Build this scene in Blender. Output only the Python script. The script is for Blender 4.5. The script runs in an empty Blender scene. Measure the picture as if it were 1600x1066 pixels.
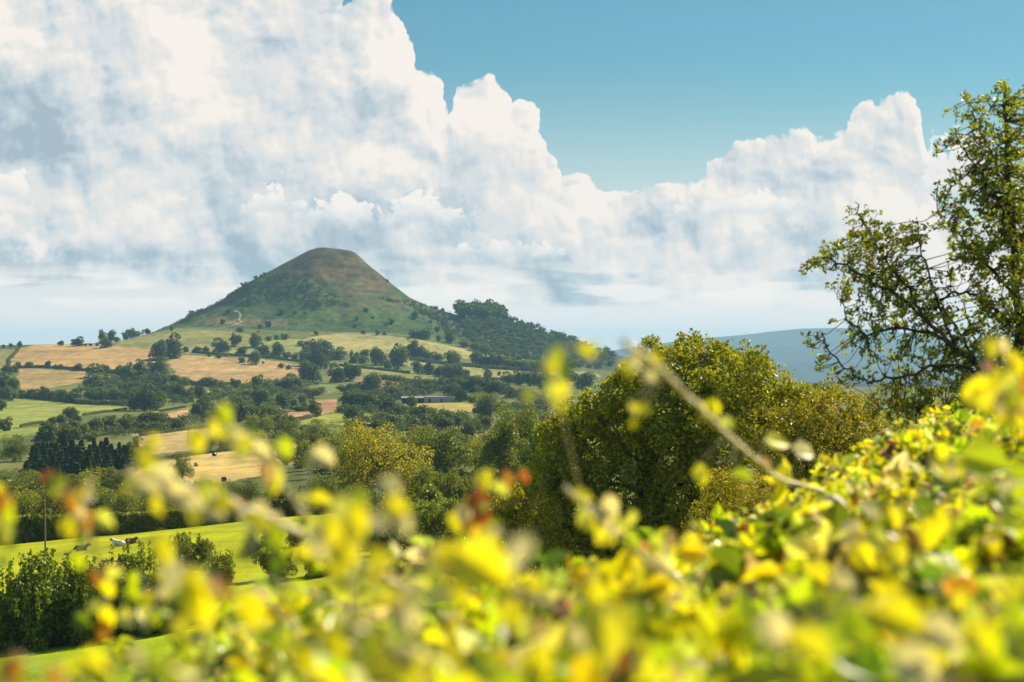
import bpy, math, random
import numpy as np
from mathutils import Vector, Matrix

SC = bpy.context.scene
COL = SC.collection
R = math.radians
F = 3111.0            # focal length in photo pixels (70 mm on 36 mm, 1600 px)
HX, HY = 800.0, 545.0  # photo column of the view axis, photo row of the horizon

# ------------------------------------------------------------------ camera
cam_data = bpy.data.cameras.new('camera')
cam_data.lens = 70.0
cam_data.sensor_width = 36.0
cam_data.clip_start = 0.05
cam_data.clip_end = 60000.0
cam_data.dof.use_dof = True
cam_data.dof.focus_distance = 900.0
cam_data.dof.aperture_fstop = 4.0
cam_data.dof.aperture_blades = 0
cam = bpy.data.objects.new('camera', cam_data)
COL.objects.link(cam)
cam.location = (0, 0, 0)
cam.rotation_euler = (R(90) + math.atan((HY - 533.0) / F), 0, 0)
SC.camera = cam

# ------------------------------------------------------------------ sun and exposure
SUN_AZ, SUN_EL = 48.0, 42.0
sun_vec = Vector((math.sin(R(SUN_AZ)) * math.cos(R(SUN_EL)), math.cos(R(SUN_AZ)) * math.cos(R(SUN_EL)), math.sin(R(SUN_EL))))
sl = bpy.data.lights.new('sun', 'SUN')
sl.energy = 5.0
sl.angle = R(0.5)
sl.color = (1.0, 0.885, 0.67)
so = bpy.data.objects.new('sun', sl)
COL.objects.link(so)
so.rotation_euler = sun_vec.to_track_quat('Z', 'Y').to_euler()
SC.view_settings.view_transform = 'Standard'
SC.view_settings.look = 'None'
SC.view_settings.exposure = 0.82
SC.view_settings.gamma = 1.0
SC.view_settings.use_curve_mapping = False
SC.cycles.use_denoising = True
SC.cycles.max_bounces = 6
SC.cycles.diffuse_bounces = 2
SC.cycles.glossy_bounces = 2
SC.cycles.transmission_bounces = 3
SC.cycles.transparent_max_bounces = 6
SC.cycles.volume_bounces = 0
SC.cycles.sample_clamp_indirect = 4.0
SC.cycles.caustics_reflective = False
SC.cycles.caustics_refractive = False


class NT:
    """Small helper for wiring shader nodes."""
    def __init__(self, tree):
        self.t = tree

    def node(self, kind, **kw):
        n = self.t.nodes.new(kind)
        for k, v in kw.items():
            setattr(n, k, v)
        return n

    def put(self, sock, v):
        if isinstance(v, bpy.types.NodeSocket):
            self.t.links.new(v, sock)
        elif v is not None:
            sock.default_value = v

    def m(self, op, a, b=None, c=None, clamp=False):
        n = self.node('ShaderNodeMath', operation=op, use_clamp=clamp)
        self.put(n.inputs[0], a)
        if b is not None:
            self.put(n.inputs[1], b)
        if c is not None:
            self.put(n.inputs[2], c)
        return n.outputs[0]

    def vm(self, op, a, b=None, scale=None):
        n = self.node('ShaderNodeVectorMath', operation=op)
        self.put(n.inputs[0], a)
        if b is not None:
            self.put(n.inputs[1], b)
        if scale is not None:
            self.put(n.inputs['Scale'], scale)
        return n.outputs[0]

    def ss(self, v, a, b, to0=0.0, to1=1.0, kind='SMOOTHSTEP'):
        n = self.node('ShaderNodeMapRange', interpolation_type=kind)
        self.put(n.inputs[0], v)
        self.put(n.inputs[1], a); self.put(n.inputs[2], b)
        self.put(n.inputs[3], to0); self.put(n.inputs[4], to1)
        return n.outputs[0]

    def noise(self, vec, scale, detail=4.0, rough=0.5, dims='2D', out=0, distortion=0.0, lac=2.0):
        n = self.node('ShaderNodeTexNoise', noise_dimensions=dims)
        self.put(n.inputs['Vector'], vec)
        self.put(n.inputs['Scale'], scale); self.put(n.inputs['Detail'], detail)
        self.put(n.inputs['Roughness'], rough); self.put(n.inputs['Distortion'], distortion)
        self.put(n.inputs['Lacunarity'], lac)
        return n.outputs[out]

    def voro(self, vec, scale, detail=3.0, rough=0.5, rnd=1.0):
        n = self.node('ShaderNodeTexVoronoi', voronoi_dimensions='2D', feature='F1', normalize=True)
        self.put(n.inputs['Vector'], vec)
        self.put(n.inputs['Scale'], scale); self.put(n.inputs['Detail'], detail)
        self.put(n.inputs['Roughness'], rough)
        self.put(n.inputs['Randomness'], rnd)
        return n.outputs['Distance']

    def mix(self, f, a, b, blend='MIX'):
        n = self.node('ShaderNodeMix', data_type='RGBA', blend_type=blend)
        self.put(n.inputs[0], f)
        self.put(n.inputs[6], a if isinstance(a, bpy.types.NodeSocket) else (*a[:3], 1.0))
        self.put(n.inputs[7], b if isinstance(b, bpy.types.NodeSocket) else (*b[:3], 1.0))
        return n.outputs[2]

    def curve(self, v, pts, x0, x1, y0, y1):
        """Float curve through photo-like points (x, y), mapped to 0..1 and back."""
        n = self.node('ShaderNodeFloatCurve')
        self.put(n.inputs[1], self.ss(v, x0, x1, kind='LINEAR'))
        cm = n.mapping
        c = cm.curves[0]
        P = [((x - x0) / (x1 - x0), (y - y0) / (y1 - y0)) for x, y in pts]
        while len(c.points) < len(P):
            c.points.new(0.5, 0.5)
        for p, (x, y) in zip(c.points, P):
            p.location = (x, y)
            p.handle_type = 'VECTOR'
        cm.update()
        return self.m('MULTIPLY_ADD', n.outputs[0], y1 - y0, y0)

    def xyz(self, x, y, z):
        n = self.node('ShaderNodeCombineXYZ')
        self.put(n.inputs[0], x); self.put(n.inputs[1], y); self.put(n.inputs[2], z)
        return n.outputs[0]


# ------------------------------------------------------------------ world: Nishita sky with cumulus
world = bpy.data.worlds.new('World')
SC.world = world
world.use_nodes = True
wt = world.node_tree
wt.nodes.clear()
W = NT(wt)
sky = W.node('ShaderNodeTexSky', sky_type='NISHITA')
sky.sun_disc = False
sky.sun_elevation = R(SUN_EL)
sky.sun_rotation = R(SUN_AZ)
sky.altitude = 200.0
sky.air_density = 1.0
sky.dust_density = 0.6
sky.ozone_density = 1.0
geo = W.node('ShaderNodeTexCoord')
sep = W.node('ShaderNodeSeparateXYZ')
W.put(sep.inputs[0], geo.outputs['Generated'])
dx, dy, dz = sep.outputs
yc = W.m('MAXIMUM', W.m('ABSOLUTE', dy), 0.08)
# direction of the sky as tangents, in hundredths of a photo pixel
U = W.m('MULTIPLY_ADD', W.m('DIVIDE', dx, yc), F / 100.0, HX / 100.0)
V = W.m('MULTIPLY', W.m('DIVIDE', dz, yc), F / 100.0)
UV = W.xyz(U, V, 0.0)

# outline of the great cumulus bank: (column, row) pairs
BANK = [(-400, -60), (500, -60), (528, -25), (542, 10), (556, -25), (585, -40), (612, -10), (626, 48), (652, 66), (660, 104),
        (686, 110), (696, 168), (706, 172), (712, 138), (740, 128), (768, 118), (788, 146), (800, 168), (822, 162), (842, 172), (850, 216),
        (862, 250), (872, 276), (900, 268), (925, 272), (945, 300), (985, 306), (1010, 296), (1060, 284), (1088, 292), (1098, 252),
        (1134, 240), (1145, 222), (1190, 214), (1225, 198), (1262, 192), (1300, 204), (1318, 192), (1330, 172), (1366, 164),
        (1396, 150), (1420, 156), (1440, 176), (1448, 204), (1462, 330), (1500, 345), (1560, 320), (2000, 300)]
BANK = [(x, 545 - y) for x, y in BANK]


def cloud_group():
    g = bpy.data.node_groups.new('cloud_relief', 'ShaderNodeTree')
    g.interface.new_socket('P', in_out='INPUT', socket_type='NodeSocketVector')
    g.interface.new_socket('H', in_out='OUTPUT', socket_type='NodeSocketFloat')
    g.interface.new_socket('D', in_out='OUTPUT', socket_type='NodeSocketFloat')
    N = NT(g)
    gi = N.node('NodeGroupInput'); go = N.node('NodeGroupOutput')
    P = gi.outputs[0]
    w1 = N.noise(P, 1.3, 3.0, 0.5, out=1)
    Pw = N.vm('ADD', P, N.vm('SCALE', N.vm('SUBTRACT', w1, (0.5, 0.5, 0.5)), scale=0.42))
    s = N.node('ShaderNodeSeparateXYZ'); N.put(s.inputs[0], Pw)
    px = N.m('MULTIPLY', s.outputs[0], 100.0)
    py = N.m('MULTIPLY', s.outputs[1], 100.0)
    top = N.curve(px, BANK, -400, 2000, 0, 620)
    d = N.m('SUBTRACT', top, py)                       # depth below the outline
    dd = N.m('POWER', N.m('MULTIPLY', d, 1 / 120.0, clamp=True), 0.7)
    neg = N.m('MULTIPLY', N.m('MINIMUM', d, 0.0), 1 / 34.0)
    b1 = N.voro(Pw, 1.15, 0.0)
    b2 = N.voro(Pw, 2.7, 3.0, 0.55)
    n1 = N.noise(P, 1.6, 6.0, 0.52)
    bill = N.m('ADD', N.m('MULTIPLY', N.m('SUBTRACT', 0.40, b1), 0.55), N.m('MULTIPLY', N.m('SUBTRACT', 0.36, b2), 0.75))
    h = N.m('ADD', N.m('ADD', dd, neg), N.m('ADD', bill, N.m('MULTIPLY', N.m('SUBTRACT', n1, 0.5), 0.6)))
    N.put(go.inputs[0], h)
    N.put(go.inputs[1], d)
    return g


CG = cloud_group()


def relief(vec):
    n = W.node('ShaderNodeGroup', node_tree=CG)
    W.put(n.inputs[0], vec)
    return n.outputs


def blob(cx, cy, rx, ry, amp):
    """soft ellipse of thicker (dark) or thinner (bright) cloud"""
    v = W.node('ShaderNodeVectorMath', operation='LENGTH')
    W.put(v.inputs[0], W.vm('DIVIDE', W.vm('SUBTRACT', UVn, (cx / 100, (545 - cy) / 100, 0)), (rx / 100, ry / 100, 1.0)))
    return W.ss(v.outputs['Value'], 1.0, 0.0, 0.0, amp)


wn = W.noise(UV, 0.9, 5.0, 0.6, out=1)
UVn = W.vm('ADD', UV, W.vm('SCALE', W.vm('SUBTRACT', wn, (0.5, 0.5, 0.5)), scale=1.7))
h0, d0 = relief(UV)
h1, _d = relief(W.vm('ADD', UV, (0.06, 0.085, 0)))
soft = W.noise(UV, 0.46, 5.0, 0.5)
soft2 = W.noise(W.vm('ADD', UV, (0.30, 0.36, 0)), 0.46, 3.0, 0.5)


def mass(off):
    p = W.vm('ADD', UVm, (off[0], off[1], 0))
    return W.m('ADD', W.m('MULTIPLY', W.voro(p, 0.62, 0.0), -1.0), W.m('MULTIPLY', W.voro(W.vm('ADD', p, (4.7, 1.3, 0)), 1.5, 1.0, 0.5), -0.55))


UVm = W.vm('ADD', UV, W.vm('SCALE', W.vm('SUBTRACT', wn, (0.5, 0.5, 0.5)), scale=0.6))
gm = W.m('SUBTRACT', mass((0, 0)), mass((0.16, 0.22)))
g1 = W.m('SUBTRACT', h0, h1)
edge = W.ss(d0, 110.0, 10.0, 0.68, 1.0)
alpha = W.ss(h0, 0.03, 0.18)
shade = W.m('MULTIPLY', W.m('MULTIPLY', g1, 1.25), edge)
shade = W.m('ADD', shade, W.m('MULTIPLY', gm, 1.35))
shade = W.m('ADD', shade, W.m('MULTIPLY', W.m('SUBTRACT', soft, soft2), 0.7))
shade = W.m('ADD', shade, W.m('MULTIPLY', W.m('SUBTRACT', soft, 0.5), 0.85))
shade = W.m('ADD', shade, 0.71)
for b in [(0, 180, 210, 140, -.62), (490, 150, 150, 90, -.36), (560, 195, 100, 70, -.30), (350, 300, 150, 120, -.36), (100, 320, 150, 80, -.15),
          (60, 418, 480, 62, -.62), (430, 400, 300, 70, -.40), (420, 60, 70, 80, -.18), (240, 250, 130, 90, .18), (130, 70, 220, 110, .12), (600, 70, 90, 120, .18),
          (1030, 355, 120, 50, -.36), (1270, 270, 120, 60, -.34), (1230, 375, 160, 50, -.36), (780, 190, 120, 100, .14), (1380, 190, 90, 60, .12),
          (590, 325, 250, 80, -.55), (640, 395, 260, 50, -.2), (30, 385, 60, 40, .5), (760, 390, 110, 34, .40), (900, 435, 320, 40, -.15)]:
    shade = W.m('ADD', shade, blob(*b))
rampn = W.node('ShaderNodeValToRGB')
W.put(rampn.inputs[0], shade)
cr = rampn.color_ramp
stops = [(0.0, (0.37, 0.46, 0.53)), (0.28, (0.50, 0.58, 0.63)), (0.55, (0.66, 0.69, 0.705)), (0.80, (0.79, 0.76, 0.725)), (1.0, (0.90, 0.835, 0.77))]
while len(cr.elements) < len(stops):
    cr.elements.new(0.5)
for e, (p, c) in zip(cr.elements, stops):
    e.position = p
    e.color = (*c, 1)
# clear sky: Nishita, with thin high haze towards the horizon
clear = W.mix(1.0, sky.outputs[0], (0.46, 0.83, 0.87), 'MULTIPLY')
clear = W.mix(W.ss(V, 5.0, 0.35, 0.0, 0.90, 'SMOOTHERSTEP'), clear, (9.3, 9.5, 9.4))
clear = W.mix(W.ss(V, 1.5, 0.25, 0.0, 1.0), clear, (11.3, 10.5, 9.9))
cloudc = W.vm('SCALE', rampn.outputs[0], scale=12.2)
streak = W.noise(W.vm('MULTIPLY', UV, (0.35, 2.2, 1)), 1.0, 5.0, 0.55)
lowm = W.ss(W.m('ADD', W.m('SUBTRACT', V, W.ss(U, 3.0, 9.0, 0.96, 0.70)), W.m('MULTIPLY', W.m('SUBTRACT', streak, 0.5), 0.45)), -0.06, 0.12)
col = W.mix(W.m('MULTIPLY', alpha, lowm), clear, cloudc)
# small bright cumulus lying in front of the bank: (column, row of the flat base, half width, height)
nz = W.m('SUBTRACT', W.noise(W.vm('ADD', UV, (7.3, 3.1, 0)), 2.0, 6.0, 0.55), 0.5)
vz = W.m('SUBTRACT', 0.33, W.voro(W.vm('ADD', UVn, (5.3, 2.1, 0)), 3.4, 1.0, 0.5))
rag = W.m('ADD', W.m('MULTIPLY', nz, 1.7), W.m('MULTIPLY', vz, 1.1))
fm, fy = None, None
for (cx, by, hw, ht) in [(535, 349, 70, 58), (660, 350, 92, 60), (428, 332, 60, 44), (8, 312, 52, 54), (790, 402, 110, 40), (1500, 310, 80, 120), (1180, 332, 130, 40)]:
    s2 = W.node('ShaderNodeSeparateXYZ')
    W.put(s2.inputs[0], W.vm('DIVIDE', W.vm('SUBTRACT', UV, (cx / 100, (545 - by) / 100, 0)), (hw / 100, ht / 100, 1)))
    dome = W.m('SUBTRACT', W.m('SUBTRACT', 1.0, W.m('MULTIPLY', s2.outputs[0], s2.outputs[0])), s2.outputs[1])
    am = W.m('MULTIPLY', W.ss(W.m('ADD', dome, rag), 0.12, 0.36), W.ss(W.m('ADD', s2.outputs[1], nz), -0.15, 0.25))
    lit = W.m('MULTIPLY', am, W.ss(W.m('MULTIPLY_ADD', nz, 1.4, s2.outputs[1]), -0.1, 0.75))
    fm = am if fm is None else W.m('MAXIMUM', fm, am)
    fy = lit if fy is None else W.m('MAXIMUM', fy, lit)
col = W.mix(W.m('MULTIPLY', fm, 0.97), col, W.mix(fy, (7.9, 8.4, 8.7), (11.2, 10.5, 9.8)))
# faint warm streaks of far cloud just above the horizon
st2 = W.noise(W.vm('MULTIPLY', W.vm('ADD', UV, (3.0, 9.0, 0)), (0.45, 2.6, 1)), 1.0, 5.0, 0.5)
sa = W.m('MULTIPLY', W.ss(st2, 0.46, 0.60), W.m('MULTIPLY', W.ss(V, 0.45, 0.8), W.ss(V, 1.5, 1.0)))
col = W.mix(W.m('MULTIPLY', sa, 0.75), col, (12.2, 11.2, 10.3))
bg = W.node('ShaderNodeBackground')
W.put(bg.inputs[0], col)
bg.inputs[1].default_value = 0.05
# the rest of the sky: plain Nishita
bg2 = W.node('ShaderNodeBackground')
W.put(bg2.inputs[0], W.mix(1.0, sky.outputs[0], (0.86, 0.96, 0.98), 'MULTIPLY'))
bg2.inputs[1].default_value = 0.070
sector = W.m('MULTIPLY', W.ss(dy, 0.70, 0.85), W.m('MULTIPLY', W.ss(dz, -0.02, -0.005), W.ss(dz, 0.36, 0.24)))
ms = W.node('ShaderNodeMixShader')
W.put(ms.inputs[0], sector); W.put(ms.inputs[1], bg2.outputs[0]); W.put(ms.inputs[2], bg.outputs[0])
wo = W.node('ShaderNodeOutputWorld')
W.put(wo.inputs[0], ms.outputs[0])
world.cycles.sampling_method = 'MANUAL'
world.cycles.sample_map_resolution = 512

# ------------------------------------------------------------------ helpers for meshes
rng = np.random.default_rng(7)
random.seed(7)


def mesh_np(name, V, quads=None, tris=None, cols=None, smooth=False, mat_idx=None):
    """mesh from numpy arrays; cols = per-vertex colour attribute 'tint' (n,3)"""
    me = bpy.data.meshes.new(name)
    V = np.asarray(V, dtype=np.float32)
    quads = np.zeros((0, 4), np.int32) if quads is None else np.asarray(quads, np.int32)
    tris = np.zeros((0, 3), np.int32) if tris is None else np.asarray(tris, np.int32)
    nq, nt = len(quads), len(tris)
    me.vertices.add(len(V))
    me.vertices.foreach_set('co', V.ravel())
    me.loops.add(nq * 4 + nt * 3)
    me.loops.foreach_set('vertex_index', np.concatenate([quads.ravel(), tris.ravel()]).astype(np.int32))
    me.polygons.add(nq + nt)
    starts = np.concatenate([np.arange(nq) * 4, nq * 4 + np.arange(nt) * 3]).astype(np.int32)
    tot = np.concatenate([np.full(nq, 4), np.full(nt, 3)]).astype(np.int32)
    me.polygons.foreach_set('loop_start', starts)
    me.polygons.foreach_set('loop_total', tot)
    if mat_idx is not None:
        me.polygons.foreach_set('material_index', np.asarray(mat_idx, np.int32))
    me.polygons.foreach_set('use_smooth', np.full(nq + nt, smooth))
    me.update(calc_edges=True)
    if cols is not None:
        a = me.color_attributes.new('tint', 'FLOAT_COLOR', 'POINT')
        c = np.ones((len(V), 4), np.float32)
        c[:, :3] = cols
        a.data.foreach_set('color', c.ravel())
    return me


def link(name, me, mats=(), parent=None, loc=None):
    o = bpy.data.objects.new(name, me)
    COL.objects.link(o)
    if me is not None:
        for m in mats:
            if m.name not in [x.name for x in me.materials if x]:
                me.materials.append(m)
    if parent is not None:
        o.parent = parent
    if loc is not None:
        o.location = loc
    return o


def tag(o, label=None, cat=None, group=None, kind=None):
    if label: o['label'] = label
    if cat: o['category'] = cat
    if group: o['group'] = group
    if kind: o['kind'] = kind
    return o


def empty(name, loc=(0, 0, 0), rz=0.0):
    o = bpy.data.objects.new(name, None)
    COL.objects.link(o)
    o.location = loc
    o.rotation_euler = (0, 0, rz)
    return o


def pchip(xs, ys, x):
    """monotone cubic through (xs, ys); ys may be (n, k)"""
    xs = np.asarray(xs, float); ys = np.asarray(ys, float)
    x = np.clip(x, xs[0], xs[-1])
    h = np.diff(xs)
    hs = h if ys.ndim == 1 else h[:, None]
    d = np.diff(ys, axis=0) / hs
    m = np.zeros_like(ys)
    m[1:-1] = np.where(d[:-1] * d[1:] > 0, 2 * d[:-1] * d[1:] / (d[:-1] + d[1:] + 1e-12), 0)
    m[0], m[-1] = d[0], d[-1]
    i = np.clip(np.searchsorted(xs, x, side='right') - 1, 0, len(xs) - 2)
    t = (x - xs[i]) / h[i]
    hh = h[i]
    if ys.ndim > 1:
        t = t[:, None]; hh = hh[:, None]
    return ((2 * t ** 3 - 3 * t ** 2 + 1) * ys[i] + (t ** 3 - 2 * t ** 2 + t) * hh * m[i]
            + (-2 * t ** 3 + 3 * t ** 2) * ys[i + 1] + (t ** 3 - t ** 2) * hh * m[i + 1])


def vnoise(x, y, seed=0):
    """value noise on arrays, 0..1"""
    xi = np.floor(x).astype(np.int64); yi = np.floor(y).astype(np.int64)
    fx = x - xi; fy = y - yi
    fx = fx * fx * (3 - 2 * fx); fy = fy * fy * (3 - 2 * fy)

    def hsh(a, b):
        n = (a * 374761393 + b * 668265263 + seed * 1442695041) & 0xffffffff
        n = ((n ^ (n >> 13)) * 1274126177) & 0xffffffff
        return ((n ^ (n >> 16)) & 0xffff) / 65535.0
    a = hsh(xi, yi); b = hsh(xi + 1, yi); c = hsh(xi, yi + 1); d = hsh(xi + 1, yi + 1)
    return (a * (1 - fx) + b * fx) * (1 - fy) + (c * (1 - fx) + d * fx) * fy


def fbm(x, y, oct=4, seed=0):
    s, a, t = 0, 1.0, 0
    for k in range(oct):
        s = s + a * vnoise(x * 2 ** k + 17.3 * k, y * 2 ** k - 9.1 * k, seed + k)
        t += a
        a *= 0.5
    return s / t


# ------------------------------------------------------------------ lie of the land
# ground surveyed as: for a distance D (m), the dip of the ground along 10 bearings
BX = [0, 150, 300, 450, 600, 750, 900, 1050, 1300, 1600]
ROWZ = {1: [-1.65] * 10, 4: [-1.8] * 10, 10: [-2.7, -2.7, -2.6, -2.5, -2.4, -2.3, -2.2, -2.1, -2.0, -1.9],
        30: [-8, -7.6, -7.2, -6.8, -6.3, -5.8, -5.3, -4.9, -4.4, -4.0],
        60: [-14.5, -13.9, -13.2, -12.3, -11.4, -10.5, -9.6, -8.7, -7.6, -6.5],
        110: [-19.8, -19.2, -18.4, -17.6, -16.7, -15.6, -14.3, -13.0, -11.2, -9.5]}
ROWY = {160: [1015, 1000, 982, 965, 948, 930, 912, 893, 860, 820],
        270: [866, 852, 838, 828, 818, 806, 795, 785, 765, 745],
        310: [851, 838, 822, 808, 797, 787, 779, 772, 755, 735],
        450: [798, 785, 775, 767, 760, 750, 742, 736, 726, 715],
        600: [765, 762, 757, 745, 733, 722, 715, 710, 700, 690],
        850: [715, 712, 706, 700, 695, 690, 684, 678, 672, 665],
        1100: [675, 672, 669, 667, 664, 660, 657, 654, 650, 645],
        1500: [640, 639, 638, 637, 635, 632, 631, 630, 629, 628],
        1900: [604, 605, 605, 603, 600, 602, 607, 611, 616, 618],
        2300: [556, 556, 558, 563, 569, 580, 592, 600, 609, 612],
        2500: [540, 536, 528, 536, 546, 562, 582, 594, 606, 610],
        2680: [543, 538, 512, 518, 521, 546, 574, 590, 605, 608]}
RIDGE = [(0, 560), (120, 556), (170, 546), (200, 536), (230, 523), (262, 510), (300, 492), (340, 473), (380, 446), (400, 435), (440, 414), (468, 399),
         (484, 391), (498, 387.2), (508, 386.8), (530, 389), (549, 392.5), (556, 396), (563, 402), (575, 414), (590, 425), (615, 446), (640, 465), (680, 483), (716, 493), (745, 491),
         (780, 495), (820, 508), (860, 522), (900, 537), (950, 552), (1000, 563), (1100, 584), (1300, 606), (1600, 610)]
MOUNT = [(0, 575), (700, 570), (900, 556), (1000, 541), (1100, 529), (1160, 524), (1220, 517), (1262, 513.5), (1310, 513), (1350, 515), (1400, 519), (1500, 531), (1600, 548)]
R_END = 3180.0


def rows_at(px):
    """(Ds, z[n, len(px)])"""
    px = np.asarray(px, float)
    pc = np.clip(px, 0, 1600)
    Ds, Z = [], []
    for D, r in ROWZ.items():
        Ds.append(D); Z.append(pchip(BX, r, pc))
    for D, r in ROWY.items():
        Ds.append(D); Z.append(-(pchip(BX, r, pc) - HY) * D / F)
    z0 = Z[-1]
    rx = [p[0] for p in RIDGE]; ry = [p[1] for p in RIDGE]
    zr = -(np.interp(pc, rx, ry) - HY) * R_END / F
    for D in (2780, 2880, 2980, 3080, R_END):
        t = (D - 2680) / (R_END - 2680)
        Ds.append(D); Z.append(z0 + (zr - z0) * (0.42 * t + 0.58 * t ** 1.7))
    Ds.append(3420); Z.append(zr - 0.25 * np.maximum(zr + 40, 0) - 14)
    Ds.append(4200); Z.append(np.full_like(pc, -75.0))
    Ds.append(9000); Z.append(np.full_like(pc, -(601 - HY) * 9000 / F))
    mx = [p[0] for p in MOUNT]; my = [p[1] for p in MOUNT]
    zm = -(pchip(mx, my, pc) - HY) * 17000 / F
    Ds.append(13800); Z.append(-170 + (zm + 170) * 0.42)
    Ds.append(17000); Z.append(zm)
    Ds.append(20000); Z.append(zm - 130)
    return np.array(Ds, float), np.array(Z)


def terrain(px, D):
    """height for matching arrays px, D"""
    Ds, Z = rows_at(px)
    L = np.log(Ds)
    x = np.log(np.clip(D, 1.0, 20000))
    h = np.diff(L)[:, None]
    d = np.diff(Z, axis=0) / h
    m = np.zeros_like(Z)
    m[1:-1] = np.where(d[:-1] * d[1:] > 0, 2 * d[:-1] * d[1:] / np.where(np.abs(d[:-1] + d[1:]) < 1e-9, 1e-9, d[:-1] + d[1:]), 0)
    m[0], m[-1] = d[0], d[-1]
    i = np.clip(np.searchsorted(L, x, side='right') - 1, 0, len(L) - 2)
    k = np.arange(len(x))
    hh = h[i, 0]
    t = (x - L[i]) / hh
    z = ((2 * t ** 3 - 3 * t ** 2 + 1) * Z[i, k] + (t ** 3 - 2 * t ** 2 + t) * hh * m[i, k]
         + (-2 * t ** 3 + 3 * t ** 2) * Z[i + 1, k] + (t ** 3 - t ** 2) * hh * m[i + 1, k])
    X = (px - HX) / F * D
    # knolls and gullies
    wild = np.clip((D - 2680) / 120, 0, 1) * np.clip((3500 - D) / 200, 0, 1) * np.clip((z - 5) / 30, 0, 1)
    g = fbm(X / 90.0, D / 160.0, 4, 3) - 0.5
    gl = fbm(X / 26.0 + 0.6 * z / 26.0, D / 60.0, 4, 11) - 0.5
    step = np.abs(((z + 9 * g) / 13.0) % 1.0 - 0.5) - 0.25
    top = np.clip((150 - np.abs(D - R_END)) / 110, 0, 1)
    z = z + wild * (1 - 0.93 * top) * (g * 18.0 + gl * 13.0 + step * 1.6 * np.clip((z - 60) / 60, 0, 1))
    mo = np.clip((D - 9500) / 2500, 0, 1)
    z = z + mo * (fbm(X / 700.0, D / 1500.0, 4, 21) - 0.5) * 110 * np.clip((17000 - D) / 2200, 0, 1)
    und = np.clip((D - 140) / 200, 0, 1) * np.clip((2700 - D) / 300, 0, 1)
    z = z + und * (fbm(X / 130.0, D / 190.0, 3, 31) - 0.5) * 2.2 * np.clip(D / 1200, 0.15, 1)
    return z


_D_INV = np.concatenate([np.geomspace(100, 1500, 900), np.linspace(1500, 3300, 1600)[1:]])


def dist_at(px, py, dmin=120.0, dmax=3300.0):
    """distance of the first ground seen at photo column px, row py"""
    Dg = _D_INV[(_D_INV >= dmin) & (_D_INV <= dmax)]
    z = terrain(np.full_like(Dg, px), Dg)
    y = HY - z / Dg * F
    ok = np.nonzero(y <= py)[0]
    return Dg[ok[0]] if len(ok) else Dg[np.argmin(y)]


def world_at(px, py, D):
    return Vector(((px - HX) / F * D, D, -(py - HY) / F * D))


def ground_pt(px, py, dmin=120.0, dmax=3300.0):
    D = dist_at(px, py, dmin, dmax)
    z = float(terrain(np.array([px]), np.array([D]))[0])
    return Vector(((px - HX) / F * D, D, z)), D


# ------------------------------------------------------------------ materials
def new_mat(name):
    m = bpy.data.materials.new(name)
    m.use_nodes = True
    m.node_tree.nodes.clear()
    return m, NT(m.node_tree)


def land_material(name, rough_scale):
    m, N = new_mat(name)
    att = N.node('ShaderNodeAttribute', attribute_name='tint')
    pos = N.node('ShaderNodeNewGeometry').outputs['Position']
    a = N.noise(pos, 0.012, 6.0, 0.6, '3D')
    b = N.noise(N.vm('MULTIPLY', pos, (1.0, 0.35, 1.0)), rough_scale, 5.0, 0.65, '3D')
    c = N.noise(pos, 2.2, 4.0, 0.7, '3D')
    f = N.m('ADD', N.m('MULTIPLY', N.m('SUBTRACT', a, 0.5), 1.1), N.m('MULTIPLY', N.m('SUBTRACT', b, 0.5), 1.7))
    f = N.m('ADD', f, N.m('MULTIPLY', N.m('SUBTRACT', c, 0.5), 0.9))
    dr = N.noise(N.vm('MULTIPLY', pos, (0.006, 0.11, 0.0)), 1.0, 3.0, 0.6, '3D')
    f = N.m('ADD', f, N.m('MULTIPLY', N.m('SUBTRACT', dr, 0.5), 0.7))
    f = N.m('ADD', f, 1.0)
    col = N.vm('SCALE', att.outputs['Color'], scale=f)
    dry = N.mix(N.m('MULTIPLY', N.ss(a, 0.45, 0.75), 0.22), col, N.vm('MULTIPLY', col, (1.35, 0.98, 0.9)))
    d = N.node('ShaderNodeBsdfPrincipled')
    N.put(d.inputs['Base Color'], dry)
    d.inputs['Roughness'].default_value = 0.95
    d.inputs['Specular IOR Level'].default_value = 0.08
    bm = N.node('ShaderNodeBump')
    bm.inputs['Strength'].default_value = 0.6
    bm.inputs['Distance'].default_value = 0.8
    N.put(bm.inputs['Height'], N.m('ADD', b, N.m('MULTIPLY', c, 0.4)))
    N.put(d.inputs['Normal'], bm.outputs[0])
    o = N.node('ShaderNodeOutputMaterial')
    N.put(o.inputs[0], d.outputs[0])
    return m


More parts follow.
